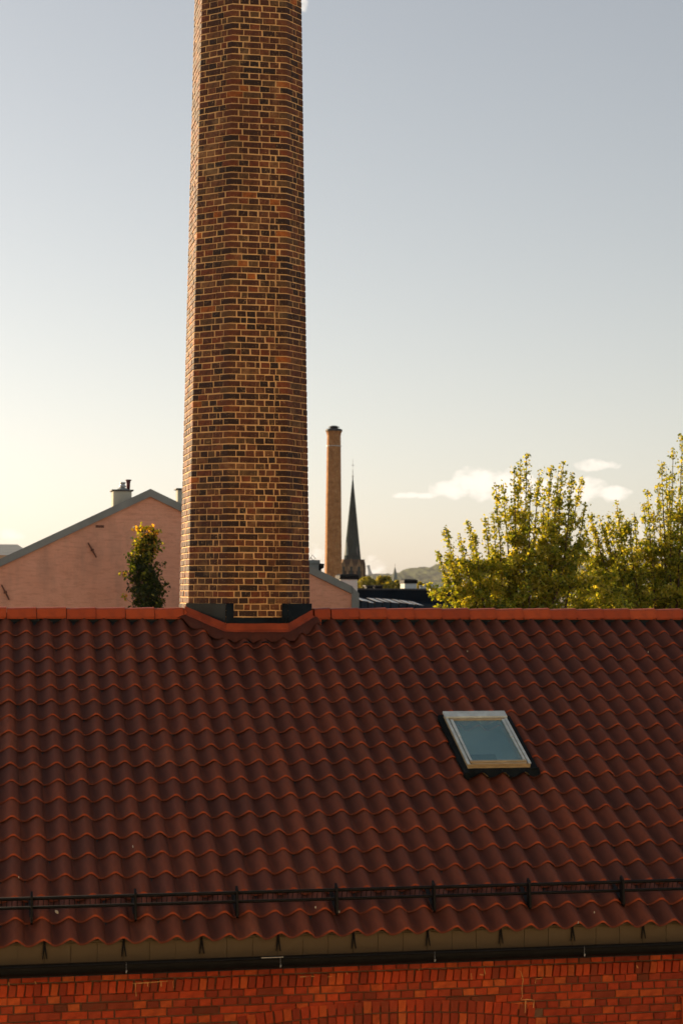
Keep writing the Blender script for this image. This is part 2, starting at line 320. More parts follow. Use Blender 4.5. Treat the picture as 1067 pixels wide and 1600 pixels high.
# wooded ridge on the horizon
crest = [(-900, 905), (0, 903), (430, 902), (520, 901), (571, 902), (577, 898.5), (584, 897), (600, 897.5), (612, 897), (624, 894), (633, 891.5), (640, 888), (651, 886), (669, 885.5), (681, 882.5), (700, 881), (760, 874), (850, 868), (960, 872), (1067, 876), (1300, 872), (2000, 890)]
xs = np.linspace(-900, 2000, 500); ys = np.interp(xs, [c[0] for c in crest], [c[1] for c in crest])
V = []; nx, ny = len(xs), 34; YH = 6000
hr = np.random.default_rng(3)
for j in range(ny):
    t = j/(ny-1)
    for i in range(nx):
        p = at(xs[i], ys[i], YH); Y = 3000+t*3000
        zc = p[2]; prof = t**1.35; z = GZ-1+(zc-GZ+1)*prof
        z += 2*(2.2*t+.4)*(math.sin(i*.21+j*1.3)+math.sin(i*.083-j*.7))*min(1, 1.15-t if t > .9 else 1)*(0 if j == ny-1 else 1)
        bumpy = hr.uniform(-4.0, 4.4)*(.3+.7*t) if t > .2 else 0
        V.append((p[0]*(0.80+.2*t)+ (0 if j == ny-1 else hr.uniform(-2, 2)), Y, z+bumpy))
Fh = [(j*nx+i, j*nx+i+1, (j+1)*nx+i+1, (j+1)*nx+i) for j in range(ny-1) for i in range(nx-1)]
MB().add(V, Fh).build('hill', hill_mat, kind='structure', smooth=False)

# ------------------------------------------------------------------ the red roofed house
YR, ZR, PT = 23.153, -0.2503, R(24.5)
dn = np.array([0, -math.cos(PT), -math.sin(PT)]); nr = np.array([0, -math.sin(PT), math.cos(PT)])
RP = lambda X, L, w: np.array([X, YR, ZR])+dn*L+nr*w
X0, X1 = -3.2, 13.2
house = thing('red_roofed_house', 'long brick house with a dark red pantile roof in the foreground', 'house', (5, 17.1, GZ))
WY = 17.10; ER = 6.895
# walls (core behind the bricks)
wl = MB().box((X0+.3, WY+.016, GZ), (X1-.3, 29.0, -3.42))
wl.hexa([(X0+.3, WY+.2, -3.42), (X1-.3, WY+.2, -3.42), (X1-.3, 28.8, -3.42), (X0+.3, 28.8, -3.42)], [(X0+.3, YR-.3, -.72), (X1-.3, YR-.3, -.72), (X1-.3, YR+.3, -.72), (X0+.3, YR+.3, -.72)])
wall = wl.build('wall', wall_mortar, house)
# roof body: slab under the tiles, both slopes
rb = MB(); sl = []
for X in (X0+.05, X1-.05):
    a = RP(X, .1, -.12); b = RP(X, ER-.12, -.12); c = RP(X, ER-.12, -.20); d = RP(X, .1, -.25)
    m_ = lambda q: np.array([q[0], 2*YR-q[1], q[2]])
    sl.append([b, a, m_(a), m_(b), m_(c), m_(d), d, c])
rb.add(sl[0]+sl[1], [(0, 1, 9, 8), (1, 2, 10, 9), (2, 3, 11, 10), (3, 4, 12, 11), (4, 5, 13, 12), (5, 6, 14, 13), (6, 7, 15, 14), (7, 0, 8, 15), tuple(range(7, -1, -1)), tuple(range(8, 16))])
roof = rb.build('roof', dark_in, house)
# tiles
PITCH, EXP, CR0 = 0.238, 0.351, 0.955
def wave(u):                                   # u from crest
    t = 2*math.pi*(u/PITCH); return .0330*math.cos(t+.13*(1-math.cos(t))+.16*math.sin(t))
def tile_mesh(name, seed):
    rr = random.Random(seed); us = [-.168, -.138, -.106, -.074, -.046, -.024, -.006, .012, .032, .054, .078]
    LT = .415; rows = [(0, 0, 0, 0), (LT-.024, 0, -.001, .08), (LT-.004, 0, -.005, .85), (LT, 0, -.017, .40)]
    vs = []; rim = []; crs = []
    for (v_, _, dw, rv) in rows:
        lift = -.030*(1-v_/LT)
        for u in us:
            e = .005*max(0, (u-.05)/.028)+.003*(u+.168)/.246
            wv = wave(u)
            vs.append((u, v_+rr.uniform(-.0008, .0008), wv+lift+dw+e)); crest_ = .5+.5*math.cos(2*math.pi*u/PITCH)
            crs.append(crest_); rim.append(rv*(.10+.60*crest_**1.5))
    n = len(us); fs = [(r_*n+i, r_*n+n+i, r_*n+n+i+1, r_*n+i+1) for r_ in range(len(rows)-1) for i in range(n-1)]
    k = len(vs)                                 # right hand side edge
    for r_ in range(0, 3): vs.append((us[-1], rows[r_][0], vs[r_*n+n-1][2]-.013)); rim.append(rim[r_*n+n-1]); crs.append(0.0)
    fs += [(r_*n+n-1, (r_+1)*n+n-1, k+r_+1, k+r_) for r_ in range(2)]
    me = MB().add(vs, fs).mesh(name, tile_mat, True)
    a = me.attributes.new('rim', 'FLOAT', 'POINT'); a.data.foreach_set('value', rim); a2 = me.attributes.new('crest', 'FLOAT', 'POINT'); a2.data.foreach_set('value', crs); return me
tmeshes = [tile_mesh('roof_tile', s) for s in range(4)]
SKX0, SKX1, SKL0, SKL1 = 5.330, 6.035, 2.885, 4.030
tp = []
c0 = int((X0-CR0)/PITCH)+1; c1 = int((X1-CR0)/PITCH)
for k in range(19):
    Lf = .576+EXP*k
    rowj = random.uniform(-.004, .004)
    for c in range(c0, c1):
        X = CR0+PITCH*c+random.uniform(-.002, .002)+rowj
        Lc = Lf-.18
        if SKX0-.03 < X+.0 < SKX1+.06 and SKL0+.02 < Lc < SKL1-.02: continue
        if 3.0 < X < 4.0 and k == 0: continue
        yawj = random.uniform(-.008, .008); dl = random.uniform(-.004, .004); wj = random.uniform(-.002, .002)
        if random.random() < .03: dl += random.uniform(.006, .016); wj += .003
        U = np.array([math.cos(yawj), 0, 0])+dn*math.sin(yawj); D = dn*math.cos(yawj)-np.array([math.sin(yawj), 0, 0])
        tl = .0+random.uniform(-.004, .004); D2 = D*math.cos(tl)-nr*math.sin(tl)
        O = RP(X, Lf-.415+dl, -.0635+wj)
        M4 = np.eye(4); M4[:3, 0] = U; M4[:3, 1] = D2; M4[:3, 2] = np.cross(U, D2)*-1 if np.dot(np.cross(U, D2), nr) < 0 else np.cross(U, D2); M4[:3, 3] = O
        tp.append((random.choice(tmeshes), M4, None))
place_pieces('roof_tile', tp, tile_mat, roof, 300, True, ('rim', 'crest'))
for px, py, L_, a_ in ((89, 1424, .045, .9), (493, 1417, .012, .3), (530, 1424, .016, 1.2), (208, 1322, .016, 1.1), (30, 1370, .008, 0), (903, 1441, .009, .5), (928, 1425, .010, .8), (730, 1017, .008, 0), (1012, 1018, .010, 1)):
    d = fw+rt*(px-CX)/F-up*(py-CY)/F; t_ = ((np.array([0, YR, ZR])+nr*(-.028))@nr)/(d@nr); c_ = d*t_; u_ = np.array([math.cos(a_), 0, 0])+dn*math.sin(a_); v_ = np.cross(nr, u_)
    q_ = [c_+u_*L_*x_+v_*L_*.35*y_+nr*z_ for x_, y_, z_ in ((-.5, 0, .004), (0, -.5, .006), (.5, .1, .004), (.1, .5, .008))]; b_ = [p_-nr*.02 for p_ in q_]
    MB().add(q_+b_, [(0, 1, 2, 3), (0, 4, 5, 1), (1, 5, 6, 2), (2, 6, 7, 3), (3, 7, 4, 0)]).build('stray_flake', pale_render, roof)
# far slope covering (never seen from here but there)
bs = MB(); bs.add([m_(RP(X0, .12, -.05)), m_(RP(X1, .12, -.05)), m_(RP(X1, ER, -.05)), m_(RP(X0, ER, -.05))], [(0, 1, 2, 3)]).build('back_slope_tiles', tile_mat, roof)
# ridge caps
prof = [(-.150, -.122), (-.146, -.105), (-.112, -.022), (-.085, -.006), (-.03, 0), (.03, 0), (.085, -.006), (.112, -.022), (.150, -.128)]
def cap_mesh(L):
    vs = []; fs = []; n = len(prof)
    for x, s_ in ((0, 1.0), (L+.010, 1.075), (L+.010, .90), (0, .9)):
        vs += [(x, y*s_, z+(.012 if s_ > 1 else 0)-(0 if s_ >= 1 else .012)) for y, z in prof]
    for r_ in range(3): fs += [(r_*n+i, r_*n+i+1, (r_+1)*n+i+1, (r_+1)*n+i) for i in range(n-1)]
    return MB().add(vs, [f_[::-1] for f_ in fs]).mesh('ridge_tile', cap_mat, False)
cme = cap_mesh(.343); cshort = cap_mesh(.19); seq = []
x = .4940
while x > X0: x -= .3605
while x < 2.50: seq.append((x, cme)); x += .3605
seq.append((x, cshort)); seq.append((4.305, cshort)); x = 4.5208
while x < X1-.2: seq.append((x, cme)); x += .3605
for x, me in seq:
    o = link(bpy.data.objects.new('ridge_tile', me)); o.parent = house; o.location = Vector((x, YR+random.uniform(-.004, .004), ZR+random.uniform(-.003, .002)))-house.location; o.rotation_euler = (random.uniform(-.012, .012), random.uniform(-.006, .006), random.uniform(-.006, .006))
rbm = MB()                                      # dark ventilation roll under the caps, humps between tiles
rbm.box((X0+.1, YR-.10, ZR-.17), (2.7, YR+.10, ZR-.06)); rbm.box((4.36, YR-.10, ZR-.17), (X1-.1, YR+.10, ZR-.06)); rbm.build('ridge_batten', dark_in, house)
# snow guard
sg = MB().tube([RP(X0+.1, 6.45, .106), RP(X1-.1, 6.45, .106)], .017, 8).build('snow_guard', black_metal, house, True)
MB().tube([RP(X0+.1, 6.46, .014), RP(X1-.1, 6.46, .014)], .015, 8).build('rail', black_metal, sg, True)
vb = MB(); x = X0+.12
while x < X1-.12: vb.tube([RP(x, 6.455, .030), RP(x, 6.45, .115)], .0035, 4, False); x += .047
vb.build('mesh_bars', black_metal, sg, kind='stuff')
for i in range(-4, 14):
    X = .62+.9405*i
    b = MB(); pts = [(6.40, .150), (6.475, .150), (6.60, -.055), (6.585, -.085), (6.50, -.085), (6.42, .06)]
    h_ = .010; lo = [RP(X-h_, *p) for p in pts]; hi = [RP(X+h_, *p) for p in pts]; n = len(pts)
    b.add(lo+hi, [tuple(range(n)), tuple(range(n, 2*n))[::-1]]+[(i_, n+i_, n+(i_+1) % n, (i_+1) % n) for i_ in range(n)])
    p0 = RP(X-.02, 6.50, -.062); p1 = RP(X+.02, 6.50, -.062); q0 = RP(X-.02, 6.20, -.05); q1 = RP(X+.02, 6.20, -.05); e_ = nr*.006
    b.add([p0, p1, q1, q0, p0+e_, p1+e_, q1+e_, q0+e_], [(0, 3, 2, 1), (4, 5, 6, 7), (0, 1, 5, 4), (1, 2, 6, 5), (2, 3, 7, 6), (3, 0, 4, 7)])
    b.build('post', black_metal, sg, bevel=.002)
# fascia panels behind the gutter
FY = 16.97; FZ0, FZ1 = -3.46, -3.195
fa = MB().box((X0+.1, FY+.012, FZ0-.02), (X1-.1, FY+.05, FZ1+.02)).build('fascia', fascia_mat, house)
x = X0+.12; pf = MB().box((0, 0, 0), (.231, .010, FZ1-FZ0)).mesh('fascia_panel', fascia_mat)
x = .7279-.2353*16
while x < X1-.3:
    o = link(bpy.data.objects.new('fascia_panel', pf)); o.parent = fa; o.location = (x+.002, FY+random.uniform(-.002, .002), FZ0); o.rotation_euler = (0, 0, random.uniform(-.006, .006)); x += .2353
MB().box((X0+.1, FY+.05, -3.50), (X1-.1, WY+.1, -3.47)).build('soffit', dark_in, house)
# gutter
gv = []; ns = 13; GYc, GZc, GR = 16.845, -3.360, .082
gsec = [(GYc+GR*math.cos(t), GZc+GR*math.sin(t)*1.12) for t in np.linspace(0, -math.pi, ns)]
gsec += [(GYc-GR-.012, GZc+.008), (GYc-GR-.006, GZc+.018), (GYc-GR+.006, GZc+.010)]+[(GYc+(GR-.006)*math.cos(t), GZc+(GR-.006)*math.sin(t)*1.12) for t in np.linspace(-math.pi, 0, ns)]
n = len(gsec); gu = MB().add([(X0, y, z) for y, z in gsec]+[(X1, y, z) for y, z in gsec], [(i, (i+1) % n, n+(i+1) % n, n+i) for i in range(n)]).build('gutter', black_metal, house, False)
for i in range(-5, 17):
    X = .7279+.7055*i
    b = MB()
    for s_ in (-1, 1):
        b.tube([(X-.004*s_, FY-.010, FZ1+.05), (X+.006*s_, FY-.014, FZ1-.03), (X+.020*s_+.004, FY-.014, GZc+.035)], [.011, .008, .005], 5)
    b.build('gutter_bracket', black_metal, gu)
for X in (1.4415, 2.834, 4.273, 5.717, 7.16):
    c = MB(); c.tube([(X, GYc-GR-.012, GZc-.070), (X+.003, GYc-GR-.014, GZc-.048)], [.006, .008], 6); c.tube([(X, GYc-GR-.012, GZc-.05), (X-.001, GYc-GR-.012, GZc+.02)], .0012, 4)
    c.build('joint_clip', steel, gu)
    sgm = [(GYc+(GR+.004)*math.cos(t), GZc+(GR+.004)*math.sin(t)*1.12) for t in np.linspace(0, -math.pi, 11)]; k = len(sgm)
    MB().add([(X-.035, y, z) for y, z in sgm]+[(X+.035, y, z) for y, z in sgm], [(i, i+1, k+i+1, k+i) for i in range(k-1)]).build('gutter_joint', black_metal, gu)
c = MB(); c.box((2.66, GYc-GR-.012, GZc+.018), (2.86, GYc-GR+.002, GZc+.0215)); c.build('bare_metal_edge', steel, gu)
# front wall bricks
wp = []; bcache = {}
def bm(L, H, mat, tag_):
    key = (round(L, 3), round(H, 3), tag_, random.randrange(3))
    if key not in bcache: bcache[key] = brick_mesh('brick', L, H, mat)
    return bcache[key]
def wbrick(x0, x1, z0, z1, out_=0.0, tilt=0.0):
    L = round(x1-x0, 3); H = round(z1-z0, 3); me = bm(L, H, wall_brick_m, 'w')
    u = np.array([math.cos(tilt), 0, math.sin(tilt)]); w_ = np.array([-math.sin(tilt), 0, math.cos(tilt)])
    wp.append((me, frame_mat((x0, WY-out_-random.uniform(0, .006), z0), u, (0, -1, 0), w_), (0, -1, 0)))
AX0, AX1 = at(372, 1590, WY)[0], at(836, 1575, WY)[0]
z = -3.42; ci = 0
rowsz = []
kinds = ['S', 'H', 'R', 'H', 'H', 'S', 'H', 'S', 'H', 'S', 'H', 'S']
for kd in kinds:
    h_ = .108 if kd == 'R' else .064; rowsz.append((kd, z-h_, z)); z -= h_+.011
for ri, (kd, za, zb) in enumerate(rowsz):
    L = {'S': .228, 'H': .108, 'R': .064}[kd]; x = X0+.35+(ri*.057 % .12); o_ = .012 if kd == 'R' else (.006 if ri < 2 else 0)
    while x < X1-.5:
        if kd == 'S' and random.random() < .25: l_ = .108
        elif kd == 'H' and random.random() < .12: l_ = .228
        else: l_ = L
        inarch = False
        if ri >= 5:
            t = (x+l_/2-AX0)/(AX1-AX0); rise = .10*(1-(2*t-1)**2)
            if -.01 < t < 1.01 and zb < rowsz[5][2]-.10+rise: inarch = True
        if not inarch: wbrick(x, x+l_, za, zb, o_+(random.uniform(0, .006) if kd == 'R' else 0), random.uniform(-.006, .006) if kd != 'R' else random.uniform(-.10, .02)-.05)
        x += l_+.011
for ring in range(2):                            # two ring brick arch over the window below
    nb = 34
    for i in range(nb):
        t = (i+.5)/nb; x = AX0+(AX1-AX0)*t; rise = .10*(1-(2*t-1)**2); top = rowsz[5][2]-.105+rise-ring*.121
        sl_ = .10*(-4*(2*t-1))/(AX1-AX0); a_ = math.atan(sl_); wd = (AX1-AX0)/nb-.011
        wbrick(x-wd/2+math.sin(a_)*.05, x+wd/2+math.sin(a_)*.05, top-.110, top, .004+random.uniform(0, .004), a_)
place_pieces('brick', wp, wall_brick_m, wall, 300)
# lime smears that follow the joints of the wall
def smear(pts, w=.0048):
    P = [at(px, py, WY) for px, py in pts]; P = [(p[0], WY-.016, p[2]) for p in P]
    b = MB(); b.tube(P, [w*random.uniform(.6, 1.2) for _ in P], 5)
    b.build('lime_smear', lime, wall)
for pts in ([(808, 1514), (813, 1519), (816, 1530), (814, 1545), (815, 1557), (812, 1561)], [(813, 1562), (822, 1561), (833, 1562), (832, 1574)], [(820, 1563), (819, 1582)], [(835, 1536), (836, 1529), (846, 1528)],
            [(206, 1536), (228, 1535), (250, 1533), (272, 1532)], [(212, 1536), (212, 1545), (213, 1556)], [(231, 1535), (231, 1541)], [(252, 1534), (252, 1541)], [(270, 1533), (271, 1543)], [(468, 1526), (478, 1525), (491, 1525)], [(510, 1526), (518, 1525)],
            [(541, 1519), (543, 1522)], [(653, 1519), (654, 1514)], [(735, 1520), (736, 1530)], [(748, 1522), (755, 1523)], [(993, 1508), (995, 1512)], [(14, 1534), (15, 1540)], [(55, 1533), (57, 1537)], [(755, 1512), (757, 1522)]):
    smear(pts)
q = at(1065, 1557, WY); cdp = MB().tube([(q[0], WY-.03, q[2]), (q[0], WY-.03, q[2]-1.6)], .018, 8); cdp.box((q[0]-.03, WY-.06, q[2]), (q[0]+.03, WY, q[2]+.012)); cdp.build('wall_conduit', cap_mat, house)

# skylight
sk = MB()
def rbox(mb, xa, xb, la, lb, wa, wb):
    P = [RP(x, l, w) for w in (wa, wb) for x, l in ((xa, lb), (xb, lb), (xb, la), (xa, la))]
    mb.add(P, [(0, 3, 2, 1), (4, 5, 6, 7), (0, 1, 5, 4), (1, 2, 6, 5), (2, 3, 7, 6), (3, 0, 4, 7)]); return mb
for a in ((SKX0, SKX0+.028, SKL0, SKL1), (SKX1-.028, SKX1, SKL0, SKL1), (SKX0+.028, SKX1-.028, SKL0, SKL0+.03), (SKX0+.028, SKX1-.028, SKL1-.03, SKL1)): rbox(sk, *a, -.13, .030)
sky_l = sk.build('skylight', wood, house, bevel=.003); sky_l['label'] = 'aluminium and pine roof window in the tiles'
m = MB(); rbox(m, SKX0-.012, SKX1+.012, SKL0-.02, SKL0+.115, .035, .062); m.build('top_cover', alu, sky_l, bevel=.006)
for s_, xa, xb in ((0, SKX0-.006, SKX0+.026), (1, SKX1-.026, SKX1+.006)):
    m = MB(); rbox(m, xa, xb, SKL0+.12, SKL1+.0, .031, .044); m.build('side_cover', alu, sky_l, bevel=.003)
for xa, xb in ((SKX0+.036, SKX0+.068), (SKX1-.068, SKX1-.036)):
    m = MB(); rbox(m, xa, xb, SKL0+.16, SKL0+.56, .030, .052); m.build('sash_cover', alu, sky_l, bevel=.004)
    m = MB(); rbox(m, xa+.004, xb-.002, SKL0+.565, SKL1-.07, .030, .047); m.build('sash_cover', alu, sky_l, bevel=.004)
m = MB(); rbox(m, SKX0+.035, SKX1-.035, SKL0+.12, SKL0+.158, .028, .046); m.build('sash_rail', wood, sky_l, bevel=.004)
m = MB(); rbox(m, SKX0+.035, SKX1-.035, SKL1-.066, SKL1-.034, .028, .050); m.build('sash_rail', wood, sky_l, bevel=.004)
m = MB(); rbox(m, SKX0+.05, SKX1-.04, SKL1-.028, SKL1+.004, .031, .040); m.build('sill_trim', wood, sky_l, bevel=.003)
m = MB(); rbox(m, SKX0+.07, SKX1-.07, SKL0+.15, SKL1-.06, .030, .036); m.build('pane', glass, sky_l)
m = MB(); rbox(m, SKX0+.03, SKX1-.03, SKL0+.03, SKL1-.03, -.12, -.11); m.build('reveal_floor', blind, sky_l)
m = MB(); rbox(m, SKX0+.09, SKX0+.40, SKL0+.80, SKL1-.06, -.10, -.04); m.build('folded_blind', dark_in, sky_l)
m = MB(); rbox(m, SKX0-.055, SKX0-.001, SKL0-.03, SKL1+.10, -.10, -.006); m.build('side_flashing', lead_mat, sky_l)
m = MB(); rbox(m, SKX1+.001, SKX1+.085, SKL0-.03, SKL1+.02, -.10, -.012); m.build('side_flashing', lead_mat, sky_l)
m = MB(); rbox(m, SKX0-.05, SKX1+.06, SKL0-.05, SKL0-.001, -.10, -.004); m.build('head_flashing', lead_mat, sky_l)
m = MB(); G = [(x, l) for l in (SKL1+.001, SKL1+.05, SKL1+.07, SKL1+.088) for x in np.linspace(SKX0-.05, SKX1+.10, 40)]
vs = []
for i, (x, l) in enumerate(G):
    u = (x-CR0+PITCH/2) % PITCH-PITCH/2; f_ = min(1, (l-SKL1)/.06); wv = -.056+wave(u)+.016-.0305*((4.437-l)/.415)*.3
    vs.append(RP(x, l, -.012*(1-f_)+wv*f_))
m.add(vs, [(r_*40+i, (r_+1)*40+i, (r_+1)*40+i+1, r_*40+i+1) for r_ in range(3) for i in range(39)]); m.build('apron', lead_mat, sky_l, True)
m = MB(); m.lathe(RP(5.50, SKL0-.07, -.005), [(.016, 0), (.020, .012), (.012, .026), (.002, .03)], 8); m.build('vent_knob', wood, sky_l, True)

# flashing round the chimney foot (part of the roof)
CZ0, CZ1 = .153, 7.341
Cb = dict(xf=3.138, xr=3.880, dl=.428, dr=.350, e=.921, Y=YR-.515); Ct = dict(xf=3.176, xr=3.860, dl=.354, dr=.235, e=.770, Y=YR-.515+.135)
def octo(z, grow=0.0):
    t = (z-CZ0)/(CZ1-CZ0); q = {k: Cb[k]*(1-t)+Ct[k]*t for k in Cb}
    xf, xr, dl, dr, e, Y = q['xf'], q['xr'], q['dl'], q['dr'], q['e'], q['Y']; bk = .40*(1-t)+.32*t; yb = Y+dl+e
    P = [(xf, Y), (xr, Y), (xr+dr, Y+dr), (xr+dr, yb-.02), (xr+dr-bk*.8, yb+bk*.8), (xf-dl+bk, yb+bk), (xf-dl, yb), (xf-dl, Y+dl)]
    P[4] = (xr+dr-bk*.8, yb+bk); P[3] = (xr+dr, yb+bk*.2)
    P = [np.array(p) for p in P]
    if grow:
        o_ = []
        for i in range(8):
            a, b, c = P[i-1], P[i], P[(i+1) % 8]; d1 = (b-a)/np.linalg.norm(b-a); d2 = (c-b)/np.linalg.norm(c-b)
            n1 = np.array([d1[1], -d1[0]]); n2 = np.array([d2[1], -d2[0]]); nn = (n1+n2)/np.linalg.norm(n1+n2); o_.append(b+nn*grow/np.dot(nn, n1))
        P = o_
    return P
rz = lambda y: ZR-abs(YR-y)*math.tan(PT)         # roof plane height at y (cap top plane)
o1 = octo(-.5, .03); fi = [7, 0, 1, 2]            # left diag start, front, right diag end
fl = MB()
loop_in = [o1[i] for i in fi]; loop_in[0] = loop_in[0]+np.array([0, .0]); loop_in[3] = loop_in[3]+np.array([0, 0])
pts = []
for k in range(3):
    for t in np.linspace(0, 1, 13)[:-1 if k < 2 else None]: pts.append(loop_in[k]*(1-t)+loop_in[k+1]*t)
cxy = np.array([3.50, YR+.1])
offs = [(0, .075), (.002, .0), (.026, -.004), (.06, 0), (.09, 0), (.125, 0)]
vs = []; rimv = []
for oi, (o_, h_) in enumerate(offs):
    for p in pts:
        d = p-cxy; d = d/np.linalg.norm(d)*np.array([.9, 1.2]); p2 = p+d*o_; p2[1] = min(p2[1], YR-.06)
        u = (p2[0]-CR0+PITCH/2) % PITCH-PITCH/2; wgt = max(0, (o_-.05)/.075)
        z_ = rz(p2[1])+h_-.012*(o_ > .01)-(.042-wave(u)*.95)*wgt-(.004 if oi > 3 else 0)
        vs.append((p2[0], p2[1], z_+(random.uniform(-.004, .004) if oi > 1 else random.uniform(-.002, .002))))
n = len(pts); fs = [(r_*n+i, (r_+1)*n+i, (r_+1)*n+i+1, r_*n+i+1) for r_ in range(2, len(offs)-1) for i in range(n-1)]
ap = MB().add(vs, fs).build('chimney_apron', tile_mat, house, True)
fs = [(r_*n+i, (r_+1)*n+i, (r_+1)*n+i+1, r_*n+i+1) for r_ in range(0, 2) for i in range(n-1)]
MB().add(vs, fs).build('apron_upstand', lip_mat, house)
ex = MB().box((4.335, YR-.17, ZR-.30), (4.385, YR-.13, ZR-.115)).build('end_upstand', lip_mat, house)
for px, py in ((386, 1002), (415, 1002)):
    pp = at(px, py, YR-.80); m = MB().lathe((pp[0], YR-.80, pp[2]-.02), [(.05, 0), (.045, .012), (.02, .02), (.002, .022)], 10); m.build('dark_hole', black_metal, ap)

# ------------------------------------------------------------------ big octagonal chimney
chim = thing('factory_chimney', 'tall octagonal brown brick chimney rising through the red roof ridge', 'chimney', (3.5, YR+.2, GZ))
CH = .0790; ZB = -.660; ZT = 12.0
core = MB()
zs = [GZ, -1.0, ZB, CZ0, 3.0, CZ1, ZT]
rings = [[(p[0], p[1], z) for p in octo(max(z, -1.0), -.008)] for z in zs]
vs = [p for r_ in rings for p in r_]; fs = [(r_*8+i, r_*8+(i+1) % 8, (r_+1)*8+(i+1) % 8, (r_+1)*8+i) for r_ in range(len(zs)-1) for i in range(8)]
vs += [(p[0], p[1], ZT) for p in octo(ZT, -.30)]; k = len(zs)*8; fs += [(k-8+i, k-8+(i+1) % 8, k+(i+1) % 8, k+i) for i in range(8)]
# horizontal subdivisions give the joints a slight unevenness through the bump only
core.add(vs, fs).build('mortar_core', chim_mortar, chim)
bp = []; cm_cache = {}
def corner_brick(i, legs, k):
    """bent brick for corner i: legs (along previous face, along next face)"""
    key = (i, round(legs[0], 2), round(legs[1], 2), k % 4)
    if key in cm_cache: return cm_cache[key]
    P = octo(2.0); C = P[i]; a = P[i-1]-C; a /= np.linalg.norm(a); b = P[(i+1) % 8]-C; b /= np.linalg.norm(b)
    n1 = np.array([-a[1], a[0]]); n1 = n1 if np.dot(n1, C-np.mean(P, 0)) > 0 else -n1; n2 = np.array([b[1], -b[0]]); n2 = n2 if np.dot(n2, C-np.mean(P, 0)) > 0 else -n2
    nb = (n1+n2)/np.linalg.norm(n1+n2); j = lambda s=.003: random.uniform(-s, s); ch = .006
    def prof_(off, ins):                        # polyline: end of leg 1, bend start, bend end, end of leg 2
        l0, l1 = legs[0]-ins+j(.002), legs[1]-ins+j(.002)
        return [a*l0+n1*off, a*.014+n1*off, b*.014+n2*off, b*l1+n2*off]
    back = prof_(-.05, 0); mid = prof_(-.0045, 0); fr = prof_(0, ch)
    H = CH-.0125
    vs = []
    for pr, zi in ((back, 0), (mid, 0), (fr, ch), (fr, H-ch), (mid, H), (back, H)):
        for p in pr: vs.append((p[0], p[1], (zi+j(.0015))))
    fs = [(r_*4+q, r_*4+q+1, (r_+1)*4+q+1, (r_+1)*4+q) for r_ in range(5) for q in range(3)]
    fs += [(0, 4, 20), (4, 16, 20), (4, 8, 12, 16), (3, 23, 7), (7, 23, 19), (7, 19, 15, 11)]
    fs = [f_[::-1] for f_ in fs]
    cm_cache[key] = MB().add(vs, fs).mesh('brick', chim_brick); return cm_cache[key]
nc = int((ZT-ZB)/CH)
for c in range(nc):
    z = ZB+c*CH; Pb = octo(z, 0); Pt = octo(z+CH, 0); cen = np.mean(Pb, 0); A = c % 2 == 0
    legs = {}
    for i in range(8):
        # even corners of a stretcher course run longer on the next face
        legs[i] = (.085+random.uniform(-.004, .004), .135+random.uniform(-.004, .004)) if (A == (i % 2 == 0)) else (.135+random.uniform(-.004, .004), .085+random.uniform(-.004, .004))
        me = corner_brick(i, (round(legs[i][0], 2), round(legs[i][1], 2)), random.randrange(4))
        M4 = np.eye(4); M4[:2, 3] = Pb[i]+(Pb[i]-cen)/np.linalg.norm(Pb[i]-cen)*random.uniform(-.002, .003); M4[2, 3] = z+random.uniform(-.0015, .0015)
        a_ = Pb[i-1]-Pb[i]; nn = (Pb[i]-cen); bp.append((me, M4, np.array([nn[0], nn[1], 0])))
    for i in range(8):
        P, Q = Pb[i], Pb[(i+1) % 8]; L = np.linalg.norm(Q-P); u = (Q-P)/L; nn = np.array([u[1], -u[0]])
        lean = (Pt[i]-Pb[i]); ln = np.dot(lean, nn)/CH; w_ = np.array([nn[0]*ln, nn[1]*ln, 1.0]); w_ /= np.linalg.norm(w_); n3 = np.cross((*u, 0), w_)
        s = legs[i][1]+.012; e = L-legs[(i+1) % 8][0]-.012; gap = .012
        free = e-s
        if free < .03: continue
        unit = .226 if A else .108
        if free < .30 and A and i % 2: unit = .226
        ks = int((free+gap)/(unit+gap)); rest = free-ks*(unit+gap)
        lens = [unit]*ks
        if rest > .035:
            if rest < .06 and ks: lens = [unit-(.04-rest if rest < .04 else 0)*1.0/ks]*ks; lens.append(max(.035, rest))
            else:
                if rest > .17: lens += [.108, rest-.108-gap]
                else: lens.append(rest)
        if random.random() < .18: random.shuffle(lens)
        elif random.random() < .08: lens = lens[::-1]
        tot = sum(lens)+gap*(len(lens)-1); sc_l = (free-gap*(len(lens)-1))/sum(lens)
        x = s
        for l_ in lens:
            l_ *= sc_l; l_j = l_-random.uniform(-.003, .004)
            if l_j < .02: x += l_+gap; continue
            H = CH-.0125+random.uniform(-.003, .002)
            key = ('c', round(l_j, 2), random.randrange(4))
            if key not in bcache: bcache[key] = brick_mesh('brick', round(l_j, 2), CH-.0125, chim_brick, .05, .006, .0045)
            pr = random.uniform(-.0035, .004); tl = random.uniform(-.012, .012)
            uu = np.array([u[0]*math.cos(tl), u[1]*math.cos(tl), math.sin(tl)]); ww = np.cross(uu, -n3); ww = ww if ww[2] > 0 else -ww
            o3 = np.array([P[0]+u[0]*x, P[1]+u[1]*x, z+random.uniform(-.0025, .0025)])+np.array(n3)*pr
            bp.append((bcache[key], frame_mat(o3, uu, n3, ww), np.array([nn[0], nn[1], 0]))); x += l_+gap
place_pieces('brick', bp, chim_brick, chim, 300)
# crown far above
cr = MB(); 
for z0_, z1_, g_ in ((ZT, ZT+.2, .04), (ZT+.2, ZT+.4, .10), (ZT+.4, ZT+.7, .05)):
    cr.hexa([(*p, z0_) for p in octo(ZT, g_)], [(*p, z1_) for p in octo(ZT, g_)])
cr.build('crown', chim_mortar, chim)
